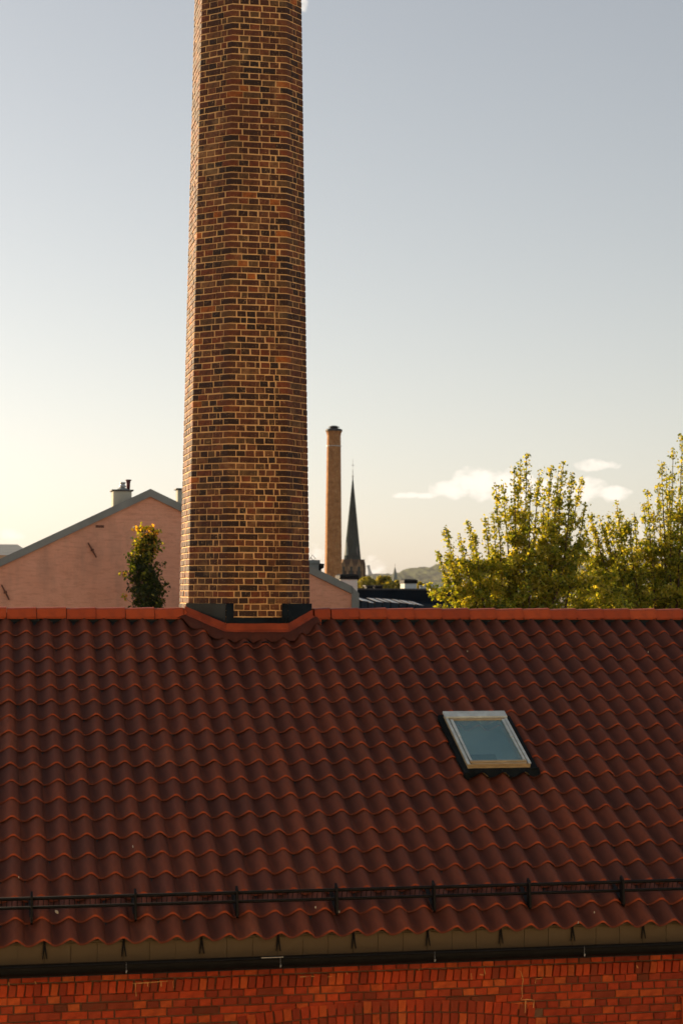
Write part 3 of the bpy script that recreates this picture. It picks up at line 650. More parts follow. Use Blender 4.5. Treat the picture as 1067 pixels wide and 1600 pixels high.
# lead sheets at the foot
def wall_sheet(i, s0, s1, zt, zb_fn, name, th=.012):
    mb = MB(); nseg = 10; vs = []
    for j in range(nseg+1):
        t = s0+(s1-s0)*j/nseg
        for zz, g_ in ((zt, .010), (zt, .010+th), (None, .022)):
            P = octo(zt if zz is not None else -.45, g_); p = P[i]*(1-t)+P[(i+1) % 8]*t
            z_ = zz if zz is not None else zb_fn(p[1]); dn_ = 0
            vs.append((p[0]+dn_, p[1]+dn_, z_))
    for j in range(nseg): a = j*3; mb.add([], []); 
    fs = []
    for j in range(nseg): a = j*3; b = a+3; fs += [(a, a+1, b+1, b), (a+1, a+2, b+2, b+1)]
    mb.add(vs, fs); return mb.build(name, lead_mat, chim, True)
zt_side = at(360, 943, YR-.5)[2]; zt_front = at(400, 965, YR-.5)[2]
bf = lambda y: rz(y)-.02
wall_sheet(7, 0, .985, zt_side, bf, 'flashing'); wall_sheet(1, .015, 1, zt_side, bf, 'flashing')
wall_sheet(0, .06, .96, zt_front, bf, 'flashing'); 
for a_, b_ in ((0, .12), (.90, 1.0)): wall_sheet(0, a_, b_, zt_side, bf, 'flashing', .016)

# ------------------------------------------------------------------ the building the picture was taken from (it faces the sun across the street)
oh = thing('rendered_house', 'cream rendered house across the street facing the brick house and the sun', 'house', (2, -3, GZ))
ow = MB(); wx = [(-26+k*3.2, -24.8+k*3.2) for k in range(17)]; wz = [(-8.6, -6.6), (-5.2, -3.3), (-1.2, .8), (2.6, 4.4)]
FYo = -1.2
zz = [GZ]+[v for p in wz for v in p]+[7.0]
for i in range(0, len(zz)-1, 2): ow.box((-28, FYo-.4, zz[i]), (30, FYo, zz[i+1]))
for a_, b_ in wz:
    xx = [-28]+[v for p in wx for v in p]+[30]
    for i in range(0, len(xx)-1, 2): ow.box((xx[i], FYo-.4, a_), (xx[i+1], FYo, b_))
ow.box((-28, FYo-9, GZ), (30, FYo-.42, 7.0)).build('wall', pale_render_warm, oh)
for a_, b_ in wz:
    for x_, x2_ in wx:
        if a_ == -1.2 and abs((x_+x2_)/2) < 2: continue
        f_ = MB()
        for q_ in ((x_, x_+.07, a_, b_), (x2_-.07, x2_, a_, b_), (x_+.07, x2_-.07, a_, a_+.07), (x_+.07, x2_-.07, b_-.07, b_), ((x_+x2_)/2-.03, (x_+x2_)/2+.03, a_+.07, b_-.07)): f_.box((q_[0], FYo-.22, q_[2]), (q_[1], FYo-.14, q_[3]))
        w_ = f_.build('window', white_render, oh); MB().box((x_+.07, FYo-.19, a_+.07), (x2_-.07, FYo-.18, b_-.07)).build('pane', dark_in, w_)

# ------------------------------------------------------------------ pink gable house
GY = 60.0
pk = thing('pink_gable_house', 'pink rendered gable house with grey verge behind the brick chimney', 'house', (5.8, GY, GZ))
A_ = at(235, 776, GY); Rr = at(549, 928, GY); sL = (at(0, 886, GY)[2]-A_[2])/(at(0, 886, GY)[0]-A_[0])
xL = A_[0]-8.2; zL = A_[2]+sL*(xL-A_[0])
MB().hexa([(xL, GY, GZ), (Rr[0], GY, GZ), (Rr[0], GY+14, GZ), (xL, GY+14, GZ)], [(xL, GY, zL), (Rr[0], GY, Rr[2]), (Rr[0], GY+14, Rr[2]), (xL, GY+14, zL)]).add(
    [(xL, GY, zL), (Rr[0], GY, Rr[2]), tuple(A_), (xL, GY+14, zL), (Rr[0], GY+14, Rr[2]), (A_[0], GY+14, A_[2])], [(0, 1, 2), (3, 5, 4), (1, 4, 5, 2), (0, 2, 5, 3)]).build('wall', pink, pk)
def verge(p, q, th=.25, out_=.10, back=14.4, ext0=0, ext1=0):
    p = np.array(p); q = np.array(q); y0, y1 = GY-out_, GY+back
    return MB().add([(p[0], y0, p[2]), (q[0], y0, q[2]), (q[0], y0, q[2]+th), (p[0], y0, p[2]+th), (p[0], y1, p[2]), (q[0], y1, q[2]), (q[0], y1, q[2]+th), (p[0], y1, p[2]+th)],
        [(0, 1, 2, 3), (4, 7, 6, 5), (0, 4, 5, 1), (3, 2, 6, 7), (0, 3, 7, 4), (1, 5, 6, 2)])
R2 = at(549, 926, GY)
verge((xL-.1, 0, zL-.04), (A_[0], 0, A_[2])).build('roof', grey_verge, pk); verge((A_[0], 0, A_[2]), (Rr[0]+.02, 0, Rr[2])).build('roof', grey_verge, pk)
MB().box((Rr[0], GY-.1, GZ), (at(560, 930, GY)[0], GY+14.3, Rr[2]-.02)).add([(Rr[0], GY-.1, Rr[2]-.02), (at(560, 930, GY)[0], GY-.1, Rr[2]-.02), (at(560, 930, GY)[0], GY-.1, Rr[2]+.02), (Rr[0], GY-.1, Rr[2]+.245)], [(0, 1, 2, 3)]).build('corner_trim', grey_verge, pk)
def diag_anchor(p, q):
    P = at(*p, GY); Q = at(*q, GY); a = MB().tube([(P[0], GY-.03, P[2]), ((P[0]+Q[0])/2, GY-.05, (P[2]+Q[2])/2), (Q[0], GY-.03, Q[2])], [.022, .03, .022], 6)
    a.lathe(((P[0]+Q[0])/2, GY-.05, (P[2]+Q[2])/2-.04), [(.05, 0), (.05, .08)], 6); a.build('wall_anchor', rust, pk)
diag_anchor((138, 848), (151, 871)); diag_anchor((3, 914), (15, 937))
h1 = at(150, 820.5, GY); h2 = at(163, 824.5, GY); MB().box((h1[0], GY-.012, h2[2]), (h2[0], GY+.02, h1[2])).build('wall_hole', rust, pk, bevel=.01)
# roof chimneys
def stack(name, label, x0, x1, yt, yb, Y, mat, depth=.7, cap=None, zb=None):
    a = at(x0, yt, Y); b = at(x1, yb, Y); e = thing(name, label, 'chimney', ((a[0]+b[0])/2, Y+depth/2, (zb if zb is not None else b[2])))
    MB().box((a[0], Y, (zb if zb is not None else b[2])), (b[0], Y+depth, a[2])).build('shaft', mat, e, bevel=.015)
    if cap: MB().box((a[0]-.06, Y-.06, a[2]), (b[0]+.06, Y+depth+.06, a[2]+cap)).build('cap', cyl_cap, e, bevel=.01)
    return e, a, b
roof_z = lambda px: 0
e1, a, b = stack('rendered_chimney', 'pale rendered chimney with cowl and maroon pipe on the pink house roof', 177.5, 206, 767, 800, 64, pale_render, .8, .05)
xa, xb = at(188, 762, 64.3), at(196.5, 762, 64.3)
cw = MB().lathe(((xa[0]+xb[0])/2, 64.35, a[2]+.04), [(.08, 0), (.08, .10), (.12, .12), (.12, .16), (.08, .18), (.08, .23), (.11, .25), (.10, .28), (.02, .29)], 12); cw.build('cowl', steel, e1, True)
MB().lathe(((xa[0]+xb[0])/2, 64.35, a[2]+.05), [(.24, 0), (.20, .03), (.10, .08), (.08, .08)], 12).build('cowl_base', grey_verge, e1)
xp = at(204, 762, 64.4); MB().lathe((xp[0]-.06, 64.5, a[2]+.04), [(.06, 0), (.065, .22), (.075, .33), (.11, .35), (.11, .38), (.03, .39)], 10).build('flue_pipe', maroon, e1, True)
e2, a, b = stack('rendered_chimney', 'narrow pale chimney mostly hidden behind the brick chimney, right of the pink gable peak', 278, 300, 765, 800, 66, pale_render, .6, .05)
e3, a, b = stack('roof_box', 'grey metal box on the pink house roof right of the brick chimney', 480, 498, 881, 897, 62, grey_verge, 1.2)
e3['category'] = 'roof box'
aa = at(478, 881, 62); bb = at(500, 875, 62); MB().box((aa[0], 61.96, aa[2]), (bb[0], 63.3, bb[2])).build('lid', grey_verge, e3, bevel=.02)
aa = at(499, 883, 62.5); bb = at(507, 890, 62.5); fq = MB(); fq.lathe(((aa[0]+bb[0])/2, 62.9, bb[2]-.3), [(.06, 0), (.06, .32), (.14, .36), (.16, .50), (.02, .52)], 10); fq.build('vent_hood', black_metal, e3, True)
hk = [at(x_, y_, 62.4) for x_, y_ in ((484, 874), (488, 867), (493, 873), (489, 875), (485, 871))]; MB().tube(hk, .012, 5).build('red_hook', maroon, e3)
# roof further left behind
lb = thing('slate_roofed_house', 'low slate roofed house at the left edge behind the pink gable', 'house', (-2.0, 90, GZ))
p0 = at(-60, 863, 90); p1 = at(34, 857, 90); p2 = at(48, 868, 90)
MB().box((p0[0], 90, GZ), (p2[0], 104, p2[2])).build('wall', pale_render, lb)
MB().hexa([(p0[0]-.2, 89.7, p2[2]), (p2[0]+.2, 89.7, p2[2]), (p2[0]+.2, 104.3, p2[2]), (p0[0]-.2, 104.3, p2[2])], [(p0[0]-.2, 97, p1[2]+.35), (p1[0], 97, p1[2]+.35), (p1[0], 97.3, p1[2]+.35), (p0[0]-.2, 97.3, p1[2]+.35)]).build('roof', grey_verge, lb)

# ------------------------------------------------------------------ dark building and what stands on it
dk = thing('dark_roofed_building', 'low blue-black building with a row of tilted roof panels beyond the ridge', 'building', (22, 92, GZ))
a = at(540, 921, 92); b = at(720, 923, 92)
MB().box((a[0], 92, GZ), (b[0]+3, 104, a[2]-.02)).build('wall', dark_roof, dk)
MB().box((a[0]-.1, 91.9, a[2]-.02), (b[0]+3.1, 104.1, a[2]+.06)).build('coping', cyl_cap, dk)
c = at(540, 939, 88); d = at(740, 952, 82)
MB().hexa([(c[0]-1, 80, GZ), (b[0]+3, 80, GZ), (b[0]+3, 91.95, GZ), (c[0]-1, 91.95, GZ)], [(c[0]-1, 80, -1.2), (b[0]+3, 80, -1.2), (b[0]+3, 91.95, -.62), (c[0]-1, 91.95, -.62)]).build('lower_roof', dark_roof, dk)
for k, (x_, y_) in enumerate(((545, 936.5), (556, 939), (572, 935.2), (583, 938.0), (594, 936.5), (606, 936.8), (619, 937.8), (632, 938.5), (645, 940), (658, 941.5))):
    p = at(x_, y_, 84+(k % 2)*1.0); w_ = .13 if k % 2 else .16
    mb = MB(); dz = .10; dx = .26
    mb.add([(p[0]-w_, p[1], p[2]-dz), (p[0]+w_, p[1], p[2]-dz-.04), (p[0]+w_-dx*.5, p[1]+1.6, p[2]+.03), (p[0]-w_-dx*.5, p[1]+1.6, p[2]+.07), (p[0]-w_, p[1], p[2]-dz-.015), (p[0]+w_, p[1], p[2]-dz-.055), (p[0]+w_-dx*.5, p[1]+1.6, p[2]+.015), (p[0]-w_-dx*.5, p[1]+1.6, p[2]+.055)],
           [(0, 1, 2, 3), (4, 7, 6, 5), (0, 4, 5, 1), (1, 5, 6, 2), (2, 6, 7, 3), (3, 7, 4, 0)])
    rp_ = mb.build('roof_panel', solar, dk); MB().box((p[0]-.03, p[1]+1.2, -1.3), (p[0]+.03, p[1]+1.25, p[2]-.02)).build('rack', dark_roof, rp_)
for k in range(2):
    x_ = (578, 592.5)[k]; p = at(x_-5.2, 916, 93); q = at(x_+5.2, 925, 93)
    e = thing('dark_chimney', ('left one of two short black chimneys on the dark roof', 'right one of two short black chimneys on the dark roof')[k], 'chimney', ((p[0]+q[0])/2, 93.3, q[2]), 'short black chimneys')
    MB().box((p[0], 93, q[2]-.1), (q[0], 93.6, p[2])).build('shaft', black_metal, e); MB().box((p[0]-.06, 92.95, p[2]), (q[0]+.06, 93.65, p[2]+.045)).build('cap', cyl_cap, e)
def white_stack(label, x0, x1, yt, ym, yb, Y, zb):
    e = thing('white_chimney', label, 'chimney', (at((x0+x1)/2, ym, Y)[0], Y+.5, zb), 'white chimneys with black hoods'); a = at(x0, ym, Y); b = at(x1, yb, Y); t_ = at(x0, yt, Y)
    MB().box((a[0], Y, zb), (b[0], Y+1.0, a[2])).build('shaft', white_render, e, bevel=.02)
    h_ = t_[2]-a[2]; i_ = .12*h_/.3
    MB().hexa([(a[0]-.05, Y-.05, a[2]), (b[0]+.05, Y-.05, a[2]), (b[0]+.05, Y+1.05, a[2]), (a[0]-.05, Y+1.05, a[2])], [(a[0]-.03, Y-.03, a[2]+h_*.75), (b[0]+.03, Y-.03, a[2]+h_*.75), (b[0]+.03, Y+1.03, a[2]+h_*.75), (a[0]-.03, Y+1.03, a[2]+h_*.75)]).hexa(
        [(a[0]-.03, Y-.03, a[2]+h_*.75), (b[0]+.03, Y-.03, a[2]+h_*.75), (b[0]+.03, Y+1.03, a[2]+h_*.75), (a[0]-.03, Y+1.03, a[2]+h_*.75)], [(a[0]+.06, Y+.1, t_[2]), (b[0]-.06, Y+.1, t_[2]), (b[0]-.06, Y+.9, t_[2]), (a[0]+.06, Y+.9, t_[2])]).build('hood', black_metal, e)
    return e
white_stack('wide white chimney with a black hood rising behind the pink house eave', 532, 558.5, 897, 905, 925, 80.6, -1.1)
white_stack('small white chimney with a black hood on the dark building', 632, 651, 905, 911.5, 922, 95, at(600, 921, 95)[2]-.2)
# terrace with white railing
tr = thing('white_railing', 'white railing on the dark roof beside the leafy tree', 'railing', tuple(at(672, 922, 98)))
for yy in (915.5, 918.5): p, q = at(655, yy, 98), at(700, yy+.6, 98); MB().tube([p, q], .035, 5).build('rail', white_render, tr)
for x_ in np.linspace(656, 700, 8): p, q = at(x_, 914.8, 98), at(x_, 923, 98); MB().tube([q, p], .03, 5).build('baluster', white_render, tr)
p = at(656, 919, 98.3); q = at(700, 923, 98.3); MB().box((p[0], 98.3, q[2]-.2), (q[0], 98.45, p[2])).build('parapet', white_render, tr)

# ------------------------------------------------------------------ slender far chimney
fc = at(520.6, 900, 190); fcx = fc[0]; px2m = 190/ F*1.02
e = thing('round_brick_chimney', 'slender orange brick chimney with a metal cap left of the church spire', 'chimney', (fcx, 190, GZ))
zt = at(521, 680, 190)[2]; rb_ = (534.2-506.6)/2*190/F*1.0; rt_ = (532.6-510.6)/2*190/F
zb_ = at(521, 900, 190)[2]; sl_ = (rt_-rb_)/(zt-zb_)
MB().lathe((fcx, 190, 0), [(rb_+sl_*(GZ-zb_), GZ), (rb_, zb_), (rt_, zt)], 8, R(22.5+6)).build('shaft', far_ch, e)
z_ = zt; MB().lathe((fcx, 190, z_), [(rt_, 0), (rt_+.05, .10), (rt_+.02, .14), (rt_+.14, .38), (rt_+.16, .46), (rt_+.02, .50)], 8, R(22.5+6)).build('cornice', far_ch, e)
MB().lathe((fcx, 190, z_+.40), [(rt_+.16, 0), (rt_+.19, .08), (rt_+.12, .22), (rt_*.55, .34), (rt_*.50, .42), (rt_*.50, .5)], 16).build('cap', cyl_cap, e, True)
MB().lathe((fcx, 190, z_+.82), [(.60, 0), (.62, .02), (.30, .16), (.03, .20)], 16).build('cowl', cyl_cap, e, True)
MB().lathe((fcx, 190, at(521, 697.5, 190)[2]), [(rt_+.02, 0), (rt_+.10, .01), (rt_+.10, .06), (rt_+.02, .07)], 16).build('iron_band', steel, e)

# ------------------------------------------------------------------ church
CHY = 700
cx_ = at(550.6, 872, CHY)[0]; zt = at(550, 873, CHY)[2]; e = thing('church_spire', 'tall dark church spire above a brown gabled brick tower', 'church', (cx_, CHY, GZ))
hw = (567-534)/2*CHY/F
MB().box((cx_-hw*.98, CHY-hw, GZ), (cx_+hw*.98, CHY+hw, zt-.3)).build('tower', church_brick, e)
ap_z = at(551, 745, CHY)[2]; rs = (563.7-537.5)/2*CHY/F*1.06
MB().lathe((cx_, CHY, 0), [(rs, zt-1.5), (rs*.97, zt), (.10, ap_z)], 8, R(22.5+10)).build('spire', copper_dark, e)
for gx, dy in ((-14.1, 0), (-1.8, -.2), (10.2, 0)):            # steep gables at the tower top
    g = at(550.6+gx, 889, CHY-hw-.3)
    MB().add([(g[0]-1.55, g[1], g[2]-.5), (g[0]+1.55, g[1], g[2]-.5), (g[0], g[1], zt-.2), (g[0]-1.55, g[1]+2, g[2]-.5), (g[0]+1.55, g[1]+2, g[2]-.5), (g[0], g[1]+2, zt-.2)], [(0, 1, 2), (3, 5, 4), (0, 2, 5, 3), (1, 4, 5, 2)]).build('gable', church_trim, e)
    MB().box((g[0]-.45, g[1]-.05, g[2]-3.6), (g[0]+.45, g[1]+.1, g[2]+.9)).build('belfry_opening', copper_dark, e)
for gx in (-16.5, -7.6, 4.2, 15.6):
    g = at(550.6+gx, 889, CHY-hw-.4); MB().tube([(g[0], g[1], GZ), (g[0], g[1], g[2]+.3), (g[0], g[1], g[2]+2.0)], [.42, .42, .03], 6).build('buttress', church_trim, e)
MB().box((cx_-hw*.97, CHY-hw-.12, at(550, 891, CHY)[2]-.3), (cx_+hw*.97, CHY-hw+.1, at(550, 891, CHY)[2])).build('string_course', church_trim, e)
pn = at(569, 885, CHY-hw); MB().tube([(pn[0], pn[1], GZ), (pn[0], pn[1], pn[2]), (pn[0]+.0, pn[1], at(569, 873.5, CHY)[2])], [.62, .58, .04], 8).build('pinnacle', church_brick, e)
for gx in (-9.0, 6.6):
    g = at(550.6+gx, 858, CHY-rs*.62); MB().tube([(g[0], g[1], g[2]-2.4), (g[0], g[1], g[2]), (g[0], g[1]+.1, g[2]+3.0)], [.75, .62, .03], 5).build('lucarne', green_copper if gx < 0 else cyl_cap, e)
MB().lathe((cx_, CHY, ap_z-.3), [(.10, 0), (.34, .3), (.34, .5), (.10, .8), (.09, 3.1)], 8).build('finial', cyl_cap, e, True)
zc = at(551, 727, CHY)[2]
MB().tube([(cx_, CHY, ap_z+2), (cx_, CHY, at(551, 717, CHY)[2])], .07, 6).build('rod', steel, e)
cs = MB()
for k in range(4):
    a_ = k*math.pi/2; cs.add([(cx_+.15*math.cos(a_+.8), CHY-.05, zc+.2*math.sin(a_+.8)), (cx_+.15*math.cos(a_-.8), CHY-.05, zc+.2*math.sin(a_-.8)), (cx_+.62*math.cos(a_), CHY-.05, zc+.9*math.sin(a_)), (cx_+.15*math.cos(a_+.8), CHY+.05, zc+.2*math.sin(a_+.8)), (cx_+.15*math.cos(a_-.8), CHY+.05, zc+.2*math.sin(a_-.8)), (cx_+.62*math.cos(a_), CHY+.05, zc+.9*math.sin(a_))],
        [(0, 1, 2), (3, 5, 4), (0, 2, 5, 3), (1, 4, 5, 2), (0, 3, 4, 1)])
cs.build('weather_cross', steel, e)
# small spire
SY = 900; s0 = at(616.8, 909, SY); e = thing('small_church_spire', 'small grey-green church spire against the wooded hill', 'church', (s0[0], SY, GZ))
MB().box((s0[0]-1.35, SY-1.35, GZ), (s0[0]+1.35, SY+1.35, s0[2])).build('tower', church_brick, e)
MB().lathe((s0[0], SY, 0), [(2.05, s0[2]), (1.95, s0[2]+.4), (.06, at(616.8, 885, SY)[2])], 8, R(10)).build('spire', green_copper, e)
MB().tube([(s0[0], SY, at(616.8, 886, SY)[2]), (s0[0], SY, at(616.8, 881, SY)[2])], .09, 5).build('finial', cyl_cap, e)
# ski jump tower on the hill
JY = 5950; e = thing('ski_jump_tower', 'pale leaning ski jump tower on the horizon right of the church', 'ski jump', tuple(at(578, 900, JY)))
P = lambda x, y, dy=0: tuple(at(x, y, JY+dy))
jb = MB().add([P(572.6, 883.5), P(577.6, 882.6), P(578.5, 889), P(583, 899), P(575.2, 899), P(574.5, 889), P(572.6, 883.5, 8), P(577.6, 882.6, 8), P(578.5, 889, 8), P(583, 899, 8), P(575.2, 899, 8), P(574.5, 889, 8)],
    [(0, 1, 2, 5), (5, 2, 3, 4), (6, 11, 8, 7), (11, 10, 9, 8), (0, 6, 7, 1), (1, 7, 8, 2), (2, 8, 9, 3), (3, 9, 10, 4), (4, 10, 11, 5), (5, 11, 6, 0)]); jb.build('inrun', jump_mat, e)
MB().add([P(570, 898), P(590, 897.4), P(594, 900), P(568, 901), P(570, 898, 10), P(590, 897.4, 10), P(594, 900, 10), P(568, 901, 10)], [(0, 3, 2, 1), (4, 5, 6, 7), (0, 1, 5, 4), (1, 2, 6, 5), (3, 7, 6, 2), (0, 4, 7, 3)]).build('landing_hill', jump_mat, e)

# ------------------------------------------------------------------ trees
def leaves_object(name, P, N_, size, var, mat, parent):
    """P centres, N_ normals, size, var arrays -> one mesh of bent leaf faces"""
    n = len(P); N_ = N_/np.linalg.norm(N_, axis=1)[:, None]
    a = np.cross(N_, rng.normal(size=(n, 3))); a /= np.linalg.norm(a, axis=1)[:, None]; b = np.cross(N_, a)
    s = size[:, None]; V = np.stack([P-a*s*.62, P-b*s*.40+a*s*.05+N_*s*.10, P+a*s*.62-N_*s*.12, P+b*s*.40+a*s*.05+N_*s*.10], 1).reshape(-1, 3)
    me = bpy.data.meshes.new(name); me.vertices.add(4*n); me.vertices.foreach_set('co', V.astype(np.float32).ravel())
    me.loops.add(4*n); me.loops.foreach_set('vertex_index', np.arange(4*n, dtype=np.int32)); me.polygons.add(n); me.polygons.foreach_set('loop_start', np.arange(0, 4*n, 4, dtype=np.int32))
    me.update(calc_edges=True); at_ = me.attributes.new('var', 'FLOAT', 'POINT'); at_.data.foreach_set('value', np.repeat(var, 4).astype(np.float32)); me.materials.append(mat)
    o = link(bpy.data.objects.new(name, me)); o.parent = parent; o.location = -parent.location; return o
def bez(a, b, c, n):
    t = np.linspace(0, 1, n)[:, None]; return (1-t)**2*a+2*t*(1-t)*b+t*t*c
def shoot_leaves(path, count, r0_, r1_, sz, acc, t0=0.0, vb=.5):
    """leaf tufts along a path: radius r0_ at start of the leafy part, r1_ at its tip"""
    n = len(path); nt_ = max(3, count//5)
    tt = t0+(1-t0)*np.sort(rng.random(nt_)**.8); idx = tt*(n-1); i0 = np.minimum(idx.astype(int), n-2); f_ = (idx-i0)[:, None]
    c = path[i0]*(1-f_)+path[i0+1]*f_; rad = (r0_*(1-tt)+r1_*tt)[:, None]
    d = rng.normal(size=(nt_, 3)); d[:, 2] = d[:, 2]*.6; d /= np.linalg.norm(d, axis=1)[:, None]
    tuft = c+d*rad*np.sqrt(rng.random((nt_, 1)))
    P_ = np.repeat(tuft, 5, 0)+rng.normal(size=(nt_*5, 3))*sz*.62
    nn = np.repeat(d, 5, 0)*.7+rng.normal(size=(nt_*5, 3))*.8+np.array([0, 0, .45])
    acc['P'].append(P_); acc['N'].append(nn); acc['s'].append(sz*rng.uniform(.65, 1.25, nt_*5)); acc['v'].append(np.clip(vb-.05+rng.normal(size=nt_*5)*.26, 0, 1))
def leafy_tree(name, label, px_base, Y, tips, mass, hd, group, nfill, seed):
    base = at(px_base, 930, Y); base = np.array([base[0], Y, GZ]); e = thing(name, label, 'tree', tuple(base), group)
    acc = dict(P=[], N=[], s=[], v=[]); wd = MB(); fork = base+np.array([0, 0, 5.2])
    wd.tube([base, base+np.array([.05, 0, 2.5]), fork], [.24, .19, .16], 8)
    for px, py in tips:
        yy = Y+rng.uniform(-hd*.55, hd*.55); tip = at(px, py, yy); tip = np.array(tip)
        st_ = fork+np.array([rng.uniform(-.2, .2), rng.uniform(-.2, .2), rng.uniform(-1.0, 1.2)])
        mid = st_*.45+tip*.55; mid[0] = st_[0]*.35+tip[0]*.65; mid[2] = st_[2]*.55+tip[2]*.45; mid[1] = st_[1]*.4+tip[1]*.6
        path = bez(st_, mid, tip, 14); path[2:-1] += np.cumsum(rng.normal(size=path[2:-1].shape)*.030, 0)*np.sin(np.linspace(.3, 3.1, 11))[:, None]
        wd.tube(list(path), list(np.linspace(.07, .007, 14)), 5, False)
        shoot_leaves(path, 210, .42, .05, .084, acc, .40, .60); shoot_leaves(path, 170, .12, .06, .080, acc, .66, .55)
        for _ in range(6):                       # side shoots
            t = rng.uniform(.45, .86); p0_ = path[int(t*13)]; dv = np.array([rng.normal()*.55, rng.normal()*.40, rng.uniform(.25, .8)]); L_ = rng.uniform(.4, .95)*(1.25-t)*1.4
            sp_ = bez(p0_, p0_+dv*np.array([1.2, 1.2, .4])*L_, p0_+dv*L_*1.4, 5); wd.tube(list(sp_), list(np.linspace(.012, .004, 5)), 4, False); shoot_leaves(sp_, 85, .12, .06, .092, acc, .10, .55)
    mx = np.array([m_[0] for m_ in mass]); my = np.array([m_[1] for m_ in mass])
    for _ in range(nfill):                       # the mass of the crown
        px = rng.uniform(mx.min(), mx.max()); dy = rng.uniform(-1, 1); top = np.interp(px, mx, my)
        zt_ = at(px, top, Y)[2]; z_low = -4.6; h_ = (zt_-z_low)*math.sqrt(max(0.02, 1-dy*dy*.8))
        z_ = z_low+h_*(rng.random()**.62)*.97; y_ = Y+dy*hd; x_ = at(px, 900, Y)[0]
        p1_ = np.array([x_, y_, z_]); dv = np.array([(x_-base[0])*.18+rng.normal()*.50, dy*.4+rng.normal()*.30, rng.uniform(.1, .85)]); L_ = rng.uniform(.5, 1.0)
        p0_ = p1_-dv*L_; sp_ = bez(p0_, (p0_+p1_)/2+rng.normal(size=3)*.08, p1_, 5); wd.tube(list(sp_), list(np.linspace(.014, .004, 5)), 4, False)
        shoot_leaves(sp_, 125, .24, .08, .084, acc, .0, .42+.35*rng.random())
    wd.build('trunk', bark, e, True)
    leaves_object('crown', np.concatenate(acc['P']), np.concatenate(acc['N']), np.concatenate(acc['s']), np.concatenate(acc['v']), leaf_a, e)
tipsA = [(822, 709), (803, 731), (813, 722), (842, 738), (860, 731), (880, 721), (872, 735), (895, 742), (908, 748), (786, 755), (774, 757), (914, 788), (757, 808), (731, 815), (718, 833), (696, 825), (683, 862), (828, 760), (850, 765), (740, 836), (700, 866), (770, 800), (795, 790), (870, 770)]
massA = [(684, 905), (700, 880), (720, 862), (745, 850), (765, 835), (790, 820), (820, 808), (860, 806), (895, 812), (915, 812), (935, 818), (960, 832)]
leafy_tree('leafy_tree', 'tall bushy tree with upright leafy shoots, left of the pair by the cloud', 815, 50, tipsA, massA, 1.2, 'leafy trees beyond the roof', 400, 1)
tipsB = [(949, 805), (963, 786), (970, 812), (981, 815), (1011, 765), (1033, 721), (1051, 703), (1065, 681), (1027, 758), (1085, 690), (1106, 700), (1140, 722), (1005, 790), (1045, 750), (925, 822), (905, 838), (1170, 760), (1020, 800), (936, 808), (922, 806), (944, 822), (930, 826), (957, 815), (912, 818), (990, 800), (1040, 735), (1072, 700)]
massB = [(880, 870), (905, 828), (930, 822), (955, 838), (985, 842), (1005, 826), (1030, 800), (1060, 775), (1110, 740), (1170, 790), (1220, 860)]
leafy_tree('leafy_tree', 'tall leafy tree cut by the right edge of the picture', 1040, 53, tipsB, massB, 1.3, 'leafy trees beyond the roof', 470, 2)

# columnar tree before the pink wall
TY = 57.0
b0 = at(228, 940, TY); e = thing('columnar_tree', 'slim dark columnar tree with orange leaves and a painted-in sunlit yellow top against the pink wall', 'tree', (b0[0], TY, GZ))
acc = dict(P=[], N=[], s=[], v=[]); wd = MB()
wd.tube([(b0[0], TY, GZ), (b0[0]+.03, TY, -4), (b0[0]+.05, TY, -.2), (b0[0]+.02, TY, 1.6)], [.14, .10, .05, .01], 8)
out_l = [(822, 219, 248), (835, 213, 247), (850, 208, 246), (862, 205, 243), (875, 198, 240), (885, 197, 252), (900, 199, 257), (915, 197, 256), (930, 203, 259), (950, 199, 258), (1100, 198, 262), (1300, 205, 255)]
for _ in range(330):
    py = 826+rng.random()**1.25*440 if rng.random() > .68 else rng.uniform(826, 965)
    l_, r_ = np.interp(py, [o[0] for o in out_l], [o[1] for o in out_l]), np.interp(py, [o[0] for o in out_l], [o[2] for o in out_l]); t = rng.uniform(-1, 1)
    px = (l_+r_)/2+(r_-l_)/2*t*.95; rr = (r_-l_)/2*TY/F; dy = rng.uniform(-1, 1)*rr*math.sqrt(max(0, 1-t*t*.8)); q = at(px, py, TY)
    tip = np.array([q[0], TY+dy, q[2]]); st_ = np.array([b0[0]+(q[0]-b0[0])*.25, TY+dy*.25, q[2]-.35]); path = bez(st_, (st_+tip)/2+np.array([0, 0, -.08]), tip, 5)
    wd.tube(list(path), list(np.linspace(.010, .003, 5)), 4, False)
    vb = .22+.10*rng.random()+(.22*rng.random()+.20 if py < 870 else 0)  # upper leaves get yellower var, painting in the sunlight on the top half
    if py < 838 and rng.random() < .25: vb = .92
    shoot_leaves(path, 24, .12, .08, .100, acc, .25, vb)
for px, py in ((214, 824), (222, 821), (226, 822), (233, 822), (244, 826), (247, 828), (245, 838), (190, 893), (188, 895), (260, 878), (258, 915), (262, 912), (194, 931), (251, 845), (250, 855)):
    q = np.array(at(px, py, TY)); path = bez(q+np.array([(b0[0]-q[0])*.6, 0, -.3]), q+np.array([(b0[0]-q[0])*.2, 0, -.15]), q, 5); wd.tube(list(path), list(np.linspace(.008, .003, 5)), 4, False)
    shoot_leaves(path, 10, .05, .05, .095, acc, .6, .88 if py < 830 else (.80 if px < 195 or py < 840 else .35))
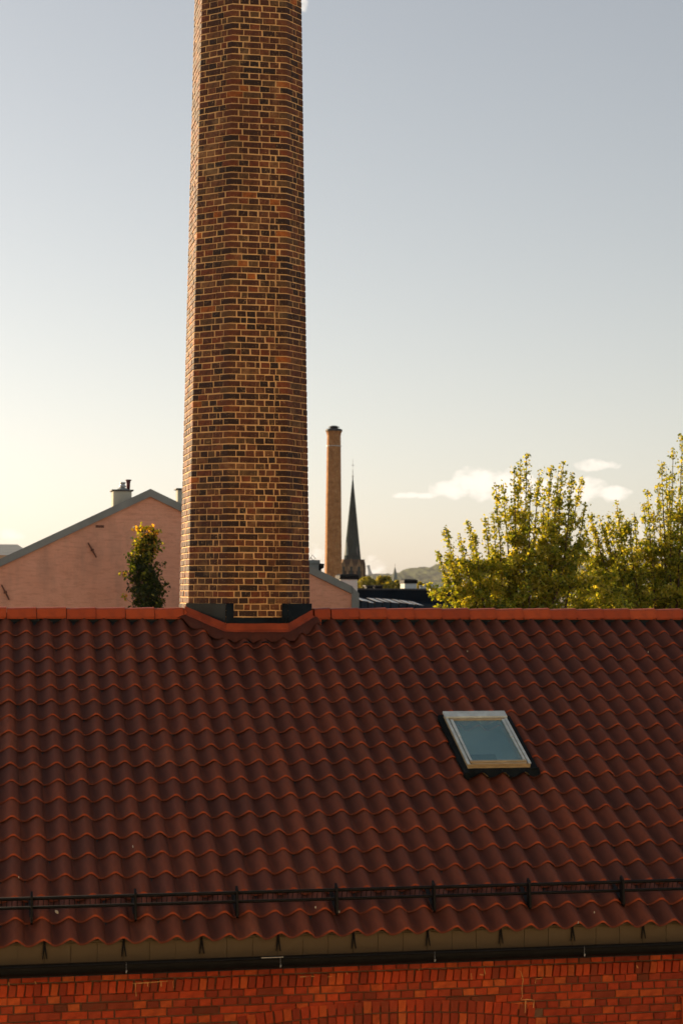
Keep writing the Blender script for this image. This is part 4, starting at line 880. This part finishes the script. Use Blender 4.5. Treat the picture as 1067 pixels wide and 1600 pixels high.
wd.build('trunk', bark, e, True)
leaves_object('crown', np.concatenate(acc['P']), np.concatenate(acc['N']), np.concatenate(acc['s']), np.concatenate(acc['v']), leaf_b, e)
# far round trees
for k, (px, py, w_, h_) in enumerate(((573, 902, 17, 11), (600, 900.5, 19, 12), (624, 907, 12, 9), (657, 910, 7, 6))):
    FYT = 240+k*6; c = at(px, py, FYT); rx = w_*FYT/F; rzz = h_*FYT/F
    lb_ = ['far tree with a rounded yellow-green crown just right of the church tower', 'larger far tree with a rounded yellow-green crown left of the small spire', 'low far tree in front of the small grey-green spire', 'tiny far tree right of the small white chimney'][k]
    e = thing('far_tree', lb_, 'tree', (c[0], FYT, GZ), 'far yellow-green trees')
    MB().tube([(c[0], FYT, GZ), (c[0], FYT, c[2]-rzz*2)], [.3, .2], 7).build('trunk', bark, e, True)
    n = 5000; d = rng.normal(size=(n, 3)); d /= np.linalg.norm(d, axis=1)[:, None]; cl_ = rng.normal(size=(26, 3)); cl_ /= np.linalg.norm(cl_, axis=1)[:, None]
    ci_ = rng.integers(0, 26, n); P_ = cl_[ci_]*.68+d*.34*rng.random((n, 1))**.4; P_ = P_*np.array([rx, rx, rzz*1.5])+np.array([c[0], FYT, c[2]-rzz*1.3])
    leaves_object('crown', P_, P_-np.array([c[0], FYT, c[2]-rzz*1.5])+rng.normal(size=(n, 3))*.8, rng.uniform(.18, .34, n), np.clip(rng.normal(.5, .25, n), 0, 1), leaf_c, e)

# ------------------------------------------------------------------ haze
hz = bpy.data.materials.new('haze'); hz.use_nodes = True; t_ = hz.node_tree; t_.nodes.clear()
ho = t_.nodes.new('ShaderNodeOutputMaterial'); pv = t_.nodes.new('ShaderNodeVolumePrincipled'); pv.inputs['Density'].default_value = .00003; pv.inputs['Color'].default_value = (.90, .93, .98, 1); pv.inputs['Anisotropy'].default_value = .25
t_.links.new(pv.outputs[0], ho.inputs['Volume'])
MB().box((-3200, -80, GZ-1), (6000, 6600, 118)).build('haze', hz, kind='stuff')
